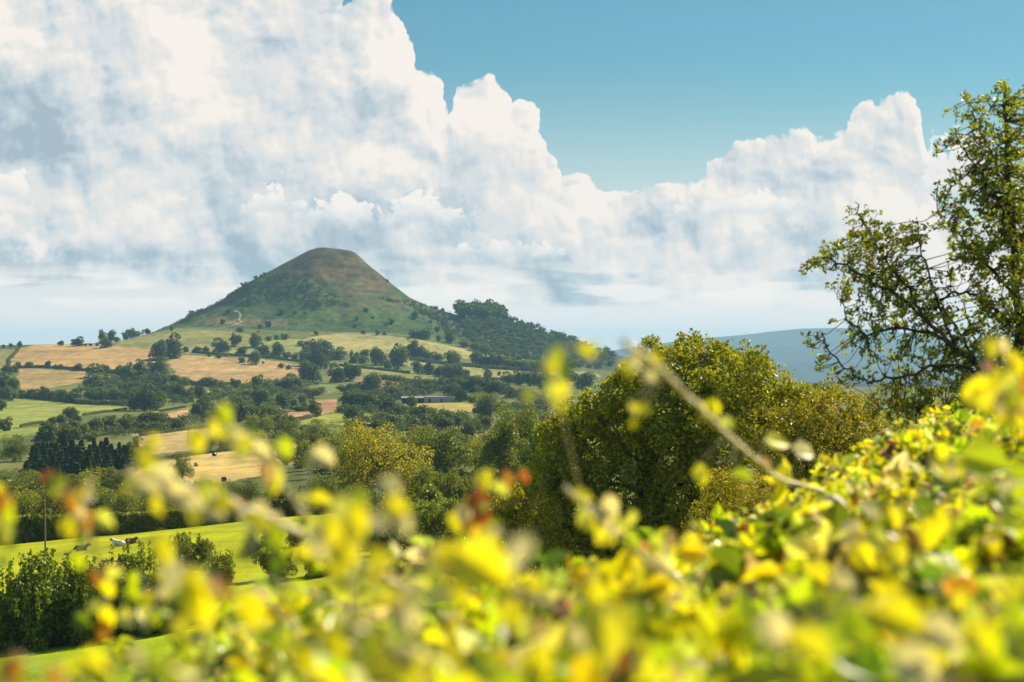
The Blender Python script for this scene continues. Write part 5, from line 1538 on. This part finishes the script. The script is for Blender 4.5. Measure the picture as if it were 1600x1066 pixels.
spray('bramble tip with rust red leaves at the far left of the hedge', [(175, 1030, 2.2), (165, 930, 2.0), (150, 860, 1.8), (130, 800, 1.7), (100, 765, 1.6), (75, 745, 1.55)], (4, 2),
      [(78, 752, 1.55, 36, 'r', 60), (95, 765, 1.6, 30, 'r', 70), (110, 790, 1.6, 36, 'o', 20), (135, 815, 1.7, 40, 'o', 0), (108, 825, 1.7, 40, 'y', 0), (120, 800, 1.65, 36, 'p', 40), (150, 905, 1.9, 30, 'o', 10), (170, 920, 1.9, 36, 'y', 5), (170, 965, 2.0, 46, 'y', 0), (160, 985, 2.0, 40, 'o', -10), (130, 970, 2.0, 34, 'g', 50)], 'brown_cane')
spray('orange leaf tip hanging at the left edge of the view', [(-30, 900, 1.8), (-15, 840, 1.7), (-2, 800, 1.65)], (3, 2), [(0, 785, 1.65, 46, 'o', 0), (-5, 770, 1.65, 36, 'y', 20)], 'brown_cane')
spray('upright bramble tip of orange red leaves left of the great oak', [(770, 960, 2.4), (755, 900, 2.2), (748, 840, 2.1), (745, 790, 2.0), (742, 755, 2.0)], (3.5, 2),
      [(745, 790, 2.0, 60, 'r', 0), (738, 820, 2.0, 40, 'o', 10), (790, 750, 2.1, 34, 'o', 0), (725, 800, 2.05, 36, 't', 0), (715, 815, 2.05, 40, 'y', 0), (755, 810, 2.0, 34, 'r', 10), (820, 745, 2.1, 24, 'r', 20)], 'brown_cane')
spray('cluster of tall yellow leaves in front of the spreading oak trunk', [(560, 1040, 2.0), (550, 960, 1.9), (545, 890, 1.8), (540, 830, 1.7), (530, 790, 1.65)], (5, 3),
      [(555, 815, 1.65, 64, 'y', 30), (520, 830, 1.65, 60, 'y', 0), (540, 860, 1.7, 70, 'y', 10), (590, 815, 1.7, 48, 'p', 60), (620, 795, 1.75, 50, 'y', 40), (630, 820, 1.75, 44, 'p', 20), (500, 850, 1.65, 56, 'p', 10), (590, 880, 1.75, 60, 'y', 30), (610, 760, 1.8, 44, 'p', 50), (560, 780, 1.7, 34, 'l', 40)], K=1.08, more=5)
spray('hanging pair of bright yellow leaves in the lower left blur', [(330, 1060, 2.0), (320, 990, 1.85), (310, 930, 1.75), (300, 890, 1.7)], (4, 3),
      [(315, 945, 1.7, 84, 'y', -5), (300, 910, 1.7, 54, 'y', 20), (395, 955, 1.75, 74, 'y', 8), (345, 920, 1.7, 50, 'o', 30), (270, 900, 1.7, 50, 'p', 0), (255, 860, 1.65, 50, 'y', 10), (280, 985, 1.8, 50, 'y', 40)], K=1.08, more=5)
spray('grey green stem leaning through the lower left blur', [(225, 985, 1.9), (240, 940, 1.85), (262, 890, 1.8)], (4, 3), [(262, 880, 1.8, 40, 'y', 30), (230, 975, 1.9, 26, 'g', 0)])
spray('wide bright leaf spray low beside the oak shadow', [(960, 1090, 2.0), (945, 1010, 1.85), (935, 950, 1.8), (930, 910, 1.75)], (5, 3),
      [(945, 985, 1.75, 120, 'y', 4), (925, 930, 1.75, 50, 'y', 20), (905, 1000, 1.8, 54, 'p', 30), (990, 960, 1.85, 50, 'l', -10), (1000, 1010, 1.9, 54, 'y', 30)], K=1.08, more=5)
spray('orange lit spray of large leaves at the right edge', [(1640, 720, 2.2), (1610, 670, 2.0), (1580, 640, 1.9), (1550, 620, 1.85), (1520, 608, 1.8)], (6, 5),
      [(1530, 612, 1.8, 64, 'y', -75), (1575, 600, 1.85, 44, 'm', -60), (1590, 575, 1.9, 40, 'y', 20), (1545, 575, 1.9, 26, 'r', 40), (1580, 560, 1.9, 30, 'y', 10), (1600, 640, 1.9, 56, 't', 30), (1560, 630, 1.9, 46, 'p', -60), (1545, 545, 1.9, 40, 'y', 10), (1565, 540, 1.95, 28, 'p', 20), (1598, 600, 1.9, 40, 'o', 0)], 'brown_cane')
spray('dark veined large leaf on a cane before the bramble bank', [(1620, 800, 2.4), (1560, 760, 2.2), (1500, 735, 2.1), (1450, 722, 2.05)], (5, 4),
      [(1480, 740, 2.1, 80, 'g', 50), (1540, 720, 2.1, 90, 'l', 75), (1440, 800, 2.2, 60, 'g', 40), (1590, 745, 2.2, 60, 'l', 70), (1465, 815, 2.2, 56, 'y', 20), (1590, 825, 2.3, 70, 'l', 80)])
spray('pink brown dead bramble leaf cluster in the middle of the bank', [(1480, 960, 2.3), (1440, 900, 2.2), (1400, 850, 2.1), (1370, 825, 2.05)], (6, 4),
      [(1395, 830, 2.1, 60, 't', 70), (1420, 845, 2.1, 54, 'b', 60), (1360, 800, 2.1, 50, 'p', 50), (1450, 835, 2.15, 60, 'y', 0), (1350, 870, 2.1, 54, 'y', 40), (1480, 900, 2.2, 70, 't', 50), (1550, 885, 2.3, 64, 'y', 0), (1320, 920, 2.0, 80, 'p', 50), (1280, 905, 2.0, 70, 'y', 60)], 'brown_cane')
spray('broad blurred yellow leaves at the bottom right of the bank', [(1500, 1100, 1.8), (1450, 1030, 1.7), (1400, 980, 1.65), (1340, 950, 1.6)], (6, 4),
      [(1400, 965, 1.6, 110, 'y', 70), (1340, 985, 1.6, 90, 'l', 50), (1470, 990, 1.7, 80, 'p', 60), (1530, 1000, 1.75, 80, 'y', 40), (1260, 1010, 1.65, 90, 'y', 60), (1210, 985, 1.65, 70, 'p', 10), (1580, 960, 1.75, 70, 'l', 20), (1430, 1045, 1.65, 90, 'p', 60)], K=1.08, more=5)
spray('blurred yellow leaves along the bottom left edge', [(60, 1140, 1.7), (100, 1085, 1.6), (160, 1050, 1.55), (230, 1040, 1.5)], (5, 3),
      [(150, 1040, 1.5, 64, 'y', 60), (210, 1030, 1.5, 50, 'p', 40), (245, 1045, 1.5, 56, 'l', 50), (90, 1060, 1.55, 50, 'o', 20), (20, 1050, 1.55, 60, 'o', 0), (290, 1045, 1.55, 60, 'y', 70)], K=1.08, more=5)
spray('blurred pale and yellow leaves at the bottom centre', [(700, 1130, 1.7), (660, 1060, 1.6), (620, 1010, 1.55), (540, 990, 1.55), (480, 1010, 1.6)], (6, 5),
      [(635, 965, 1.55, 64, 'p', 10), (520, 1010, 1.55, 60, 'y', 40), (470, 1030, 1.6, 70, 'y', 20), (650, 1020, 1.6, 60, 'p', 50), (700, 1030, 1.6, 64, 'y', 50), (600, 1050, 1.55, 80, 'y', 70), (560, 970, 1.55, 44, 't', 60), (430, 1000, 1.6, 60, 'l', 30), (760, 1040, 1.65, 70, 'l', 40), (840, 1040, 1.7, 70, 'y', 10), (680, 955, 1.6, 44, 'g', 30)], 'brown_cane', K=1.08, more=5)

# ------------------------------------------------------------------ pole, cows, bales, barn
def pole(px, py, top, nm, lb, D=None, r0=.13):
    p, D = ground_pt(px, py, 120) if D is None else (world_at(px, py, D), D)
    H = (py - top) / F * D
    e = empty(nm, tuple(p))
    v, q = tube([(0, 0, -.4), (0, 0, H * .5), (-.012 * H, 0, H)], [r0, r0 * .85, r0 * .68], 12)
    m = mesh_np('pole_shaft', v, quads=q, smooth=True); m.materials.append(M['pole'])
    link('shaft', m, parent=e)
    v, q = tube([(-.012 * H, 0, H - .02), (-.012 * H, 0, H + .07), (-.012 * H, 0, H + .14)], [r0 * .8, r0 * .8, r0 * .1], 12)
    m = mesh_np('pole_cap', v, quads=q); m.materials.append(M['tin'])
    link('cap', m, parent=e)
    tag(e, lb, 'pole')


M['pole'] = plain_material('pole', (.15, .12, .095), (.27, .22, .17), 4, .9, .1, 0, .4, (1, 1, .15))
M['tin'] = plain_material('tin', (.35, .36, .36), (.45, .46, .46), 3, .35, .5, .6, .05)
pole(71, 862, 782, 'utility_pole', 'weathered wooden pole standing in the cow pasture', D=268)
pole(294, 696, 655, 'utility_pole', 'thin distant pole above the narrow tan field', r0=.16)


def skin_mesh(name, nodes, edges, sub=2):
    me = bpy.data.meshes.new(name + '_cage')
    me.from_pydata([n[:3] for n in nodes], edges, [])
    ob = bpy.data.objects.new(name + '_cage', me)
    COL.objects.link(ob)
    sk = ob.modifiers.new('skin', 'SKIN')
    if not me.skin_vertices:
        me.skin_vertices.new()
    for i, n in enumerate(nodes):
        rr = n[3]
        me.skin_vertices[0].data[i].radius = (rr, rr if len(n) < 5 else n[4])
        me.skin_vertices[0].data[i].use_root = (i == 0)
    ss = ob.modifiers.new('sub', 'SUBSURF'); ss.levels = sub; ss.render_levels = sub
    dg = bpy.context.evaluated_depsgraph_get()
    out = bpy.data.meshes.new_from_object(ob.evaluated_get(dg))
    out.name = name
    bpy.data.objects.remove(ob)
    for p in out.polygons:
        p.use_smooth = True
    return out


def cow_material(name, base, patch, head, cut):
    m, N = new_mat(name)
    tc = N.node('ShaderNodeTexCoord').outputs['Object']
    n = N.noise(tc, 1.5, 2.0, .5, '3D')
    sp = N.node('ShaderNodeSeparateXYZ'); N.put(sp.inputs[0], tc)
    c = N.mix(N.ss(n, cut, cut + .06), base, patch)
    c = N.mix(N.ss(sp.outputs[0], .98, 1.08), c, head)
    d = N.node('ShaderNodeBsdfPrincipled'); N.put(d.inputs['Base Color'], c); d.inputs['Roughness'].default_value = .75
    o = N.node('ShaderNodeOutputMaterial'); N.put(o.inputs[0], d.outputs[0])
    return m


M['cow_white'] = cow_material('cow_white', (.72, .66, .55), (.22, .15, .10), (.30, .13, .06), .60)
M['cow_black'] = cow_material('cow_black', (.012, .012, .013), (.02, .018, .018), (.012, .012, .013), .5)
M['cow_brown'] = cow_material('cow_brown', (.16, .085, .04), (.10, .05, .025), (.14, .07, .035), .5)
M['cow_cream'] = cow_material('cow_cream', (.74, .68, .55), (.64, .56, .42), (.66, .56, .42), .6)

LYING = ([(-.15, 0, .48, .46, .44), (-.75, 0, .44, .40, .38), (-1.0, 0, .42, .22), (.5, 0, .50, .42, .40), (.88, 0, .78, .23), (1.12, 0, 1.02, .18), (1.34, 0, .93, .14), (1.52, 0, .84, .10),
          (1.06, .20, 1.14, .05), (1.04, .34, 1.15, .03), (1.06, -.20, 1.14, .05), (1.04, -.34, 1.15, .03),
          (.55, .34, .26, .14), (.95, .40, .12, .09), (.66, .46, .07, .06), (.55, -.34, .26, .14), (.95, -.40, .12, .09), (.66, -.46, .07, .06),
          (-.62, .36, .32, .22), (-.20, .52, .16, .12), (-.52, .60, .08, .06), (-.62, -.36, .32, .22), (-.20, -.52, .16, .12), (-.52, -.60, .08, .06), (-1.2, .1, .2, .04), (-1.1, .3, .06, .03)],
         [(0, 1), (1, 2), (0, 3), (3, 4), (4, 5), (5, 6), (6, 7), (5, 8), (8, 9), (5, 10), (10, 11), (3, 12), (12, 13), (13, 14), (3, 15), (15, 16), (16, 17), (1, 18), (18, 19), (19, 20), (1, 21), (21, 22), (22, 23), (2, 24), (24, 25)])
STAND = ([(-.1, 0, 1.0, .38, .36), (-.75, 0, 1.05, .33, .30), (-.98, 0, 1.1, .16), (.55, 0, 1.02, .35, .32), (.92, 0, 1.02, .20), (1.2, 0, .92, .16), (1.42, 0, .72, .13), (1.52, 0, .56, .10),
          (1.2, .18, 1.02, .05), (1.18, .30, 1.02, .03), (1.2, -.18, 1.02, .05), (1.18, -.30, 1.02, .03),
          (.55, .20, .66, .14), (.58, .2, .38, .09), (.55, .2, .03, .07), (.55, -.20, .66, .14), (.48, -.2, .38, .09), (.52, -.2, .03, .07),
          (-.70, .20, .78, .20), (-.60, .2, .52, .11), (-.78, .2, .40, .08), (-.72, .2, .03, .07), (-.70, -.20, .78, .20), (-.66, -.2, .52, .11), (-.84, -.2, .40, .08), (-.80, -.2, .03, .07), (-1.06, 0, .8, .04), (-1.05, 0, .45, .05)],
         [(0, 1), (1, 2), (0, 3), (3, 4), (4, 5), (5, 6), (6, 7), (5, 8), (8, 9), (5, 10), (10, 11), (3, 12), (12, 13), (13, 14), (3, 15), (15, 16), (16, 17), (1, 18), (18, 19), (19, 20), (20, 21), (1, 22), (22, 23), (23, 24), (24, 25), (2, 26), (26, 27)])
lying_me = skin_mesh('lying_cow', *LYING)
for px, py, me, mat, rz, sc, D, lb in [
        (127, 857, lying_me, 'cow_black', 25, 1.02, 262, 'black cow lying in the pasture right of the wooden pole'),
        (186, 851, lying_me, 'cow_white', 160, 1.08, 264, 'white cow with a brown head lying in the pasture'),
        (205, 851, lying_me, 'cow_brown', -30, 1.0, 267, 'dark brown cow lying close behind the white cow'),
        (268, 823, lying_me, 'cow_cream', 170, .9, 309, 'cream cow at the left of the pair on the far pasture edge'),
        (284, 822, lying_me, 'cow_cream', 150, .95, 309, 'cream cow at the right of the pair on the far pasture edge')]:
    m2 = me.copy()
    m2.materials.clear(); m2.materials.append(M[mat])
    o = link('cow', m2)
    zg = float(terrain(np.array([float(px)]), np.array([float(D)]))[0])
    o.location = ((px - HX) / F * D, D, zg - .02)
    o.rotation_euler = (0, 0, R(rz)); o.scale = (sc * .86,) * 3
    tag(o, lb, 'cow')

# round bales: barrel with bulged ends
M['wrap_black'] = plain_material('wrap_black', (.012, .012, .014), (.025, .025, .028), 4, .22, .6, 0, .15, (.3, 4, 4))
M['wrap_pale'] = plain_material('wrap_pale', (.62, .60, .55), (.75, .73, .68), 4, .35, .5, 0, .15, (.3, 4, 4))
M['hay'] = plain_material('hay', (.36, .26, .10), (.50, .37, .16), 9, .95, .1, 0, .6, (.4, 5, 5))


def bale(px, py, mat, rz, lb):
    p, D = ground_pt(px, py, 330)
    prof = [(-.70, .05), (-.69, .45), (-.62, .60), (-.50, .66), (0, .68), (.50, .66), (.62, .60), (.69, .45), (.70, .05)]
    S = 28
    V = [(x, r * math.cos(6.2832 * k / S), r * math.sin(6.2832 * k / S)) for x, r in prof for k in range(S)]
    Q = [(i * S + k, i * S + (k + 1) % S, (i + 1) * S + (k + 1) % S, (i + 1) * S + k) for i in range(len(prof) - 1) for k in range(S)]
    V += [(-.70, 0, 0), (.70, 0, 0)]
    n = len(prof) * S
    T = [(n, (k + 1) % S, k) for k in range(S)] + [(n + 1, (len(prof) - 1) * S + k, (len(prof) - 1) * S + (k + 1) % S) for k in range(S)]
    m = mesh_np('bale', V, quads=Q, tris=T, smooth=True)
    o = link('round_bale', m, [M[mat]])
    o.location = (p.x, p.y, p.z + .62 * 1.15); o.rotation_euler = (0, 0, R(rz)); o.scale = (1.15,) * 3
    tag(o, lb, 'bale', 'round bales in the stubble field')


bale(350, 753, 'wrap_black', 20, 'black wrapped round bale at the lower edge of the stubble field')
bale(335, 713, 'wrap_black', 60, 'black wrapped round bale near the upper hedge of the stubble field')
bale(382, 703, 'wrap_pale', 10, 'white round bale against the hedge at the top of the stubble field')
bale(434, 703, 'hay', 30, 'straw coloured round bale at the upper right of the stubble field')
bale(307, 729, 'hay', 70, 'straw coloured round bale in the middle of the stubble field')
for px, py in [(513, 632), (518, 631), (509, 634)]:
    pass


def box(x0, x1, y0, y1, z0, z1):
    V = np.array([(x0, y0, z0), (x1, y0, z0), (x1, y1, z0), (x0, y1, z0), (x0, y0, z1), (x1, y0, z1), (x1, y1, z1), (x0, y1, z1)], float)
    Q = np.array([(0, 3, 2, 1), (4, 5, 6, 7), (0, 1, 5, 4), (1, 2, 6, 5), (2, 3, 7, 6), (3, 0, 4, 7)])
    return V, Q


def barn():
    p, D = ground_pt(664, 630, 900)
    s = D / F
    e = empty('barn', tuple(p), R(4))
    M['cladding'] = plain_material('cladding', (.26, .25, .24), (.37, .35, .33), 1.5, .7, .3, 0, .3, (3, 3, .1))
    M['sheet_roof'] = plain_material('sheet_roof', (.20, .19, .18), (.32, .31, .30), .8, .5, .4, 0, .2, (4, .3, .3))
    M['inside_shade'] = plain_material('inside_shade', (.02, .02, .02), (.035, .03, .03), 2, .9, .1)  # near-black colour stands in for the shade inside the sheds
    M['frame_wood'] = plain_material('frame_wood', (.12, .10, .08), (.2, .17, .14), 4, .9, .1)
    W = 44 * s; W2 = 36 * s; H = 9.5 * s

    def part(nm, boxes, mat, parent=e):
        v, q = merge(boxes)
        m = mesh_np('barn_' + nm, v, quads=q); m.materials.append(M[mat])
        return link(nm, m, parent=parent)
    # long clad shed on the right, open fronted shed on the left
    wall = part('wall', [box(0, W, 0, .25, -1, H), box(0, .25, .26, 13, -1, H), box(W - .25, W, .26, 13, -1, H), box(.26, W - .26, 12.8, 13, -1, H)], 'cladding')
    part('doorway_shade', [box(W * .12, W * .22, -.06, -.01, 0, H * .72)], 'inside_shade')  # flat panels on the wall, coloured as the shade of open doorways
    part('doorway_shade', [box(W * .55, W * .62, -.06, -.01, 0, H * .66)], 'inside_shade')

    def gable(x0, x1, y0, y1, z0, rise, ov=.5, th=.18):
        ym = (y0 + y1) / 2
        V = [(x0 - ov, y0 - ov, z0), (x1 + ov, y0 - ov, z0), (x1 + ov, ym, z0 + rise), (x0 - ov, ym, z0 + rise), (x0 - ov, y1 + ov, z0), (x1 + ov, y1 + ov, z0)]
        V = V + [(a, b, c + th) for a, b, c in V]
        Q = [(0, 1, 2, 3), (3, 2, 5, 4), (7, 6, 9, 8), (8, 9, 10, 11), (6, 7, 1, 0), (11, 10, 4, 5), (6, 0, 3, 9), (9, 3, 4, 10), (1, 7, 8, 2), (2, 8, 11, 5)]
        return np.array(V, float), np.array(Q)
    part('roof', [gable(0, W, 0, 13, H, .35)], 'sheet_roof')
    posts = [box(-W2 + k * W2 / 6, -W2 + k * W2 / 6 + .3, 1.5, 1.8, -1, H * .78) for k in range(6)]
    for b in posts:
        part('post', [b], 'frame_wood')
    part('back_wall', [box(-W2, -.3, 10, 10.2, -1, H * .76), box(-W2, -W2 + .2, 3, 9.9, -1, H * .76)], 'inside_shade')
    part('lean_to_roof', [gable(-W2, -.6, 1, 10.5, H * .80, 1.3)], 'sheet_roof')
    tag(e, 'long grey clad barn with a pale sheet roof among dark trees', 'barn')


barn()

# ------------------------------------------------------------------ the worn path up the hill
def path():
    pts = [(366, 486), (374, 489), (376, 494), (373, 500), (377, 504), (362, 510), (340, 514), (322, 516)]
    P = []
    for a, b in zip(pts[:-1], pts[1:]):
        for k in range(5):
            P.append((a[0] + (b[0] - a[0]) * k / 5, a[1] + (b[1] - a[1]) * k / 5))
    V, Q = [], []
    for i, (x, y) in enumerate(P):
        p, D = ground_pt(x, y, 2600)
        w = 1.3
        for sgn in (-1, 1):
            px = x + sgn * w * F / D
            V.append(((px - HX) / F * D, D, float(terrain(np.array([px]), np.array([D]))[0]) + .45))
    n = len(P)
    Q = [(2 * i, 2 * i + 1, 2 * i + 3, 2 * i + 2) for i in range(n - 1)]
    m = mesh_np('path', V, quads=Q, cols=np.tile([[.30, .24, .13]], (len(V), 1)))
    o = link('path', m, [M['land']])
    tag(o, 'pale worn footpath winding up the bracken slope', None, None, 'structure')


path()

# ------------------------------------------------------------------ haze: the air of the valley
v, q = box(-9600, 9600, -40, 21000, -420, 182)
hz = mesh_np('haze', v, quads=q)
M['haze'], N = new_mat('haze')
pv = N.node('ShaderNodeVolumePrincipled')
pv.inputs['Color'].default_value = (.40, .74, 1.0, 1)
pv.inputs['Density'].default_value = 5.3e-5
pv.inputs['Anisotropy'].default_value = .1
oo = N.node('ShaderNodeOutputMaterial')
N.put(oo.inputs['Volume'], pv.outputs[0])
o = link('haze', hz, [M['haze']])
tag(o, 'thin blue summer haze over the valley', None, None, 'stuff')
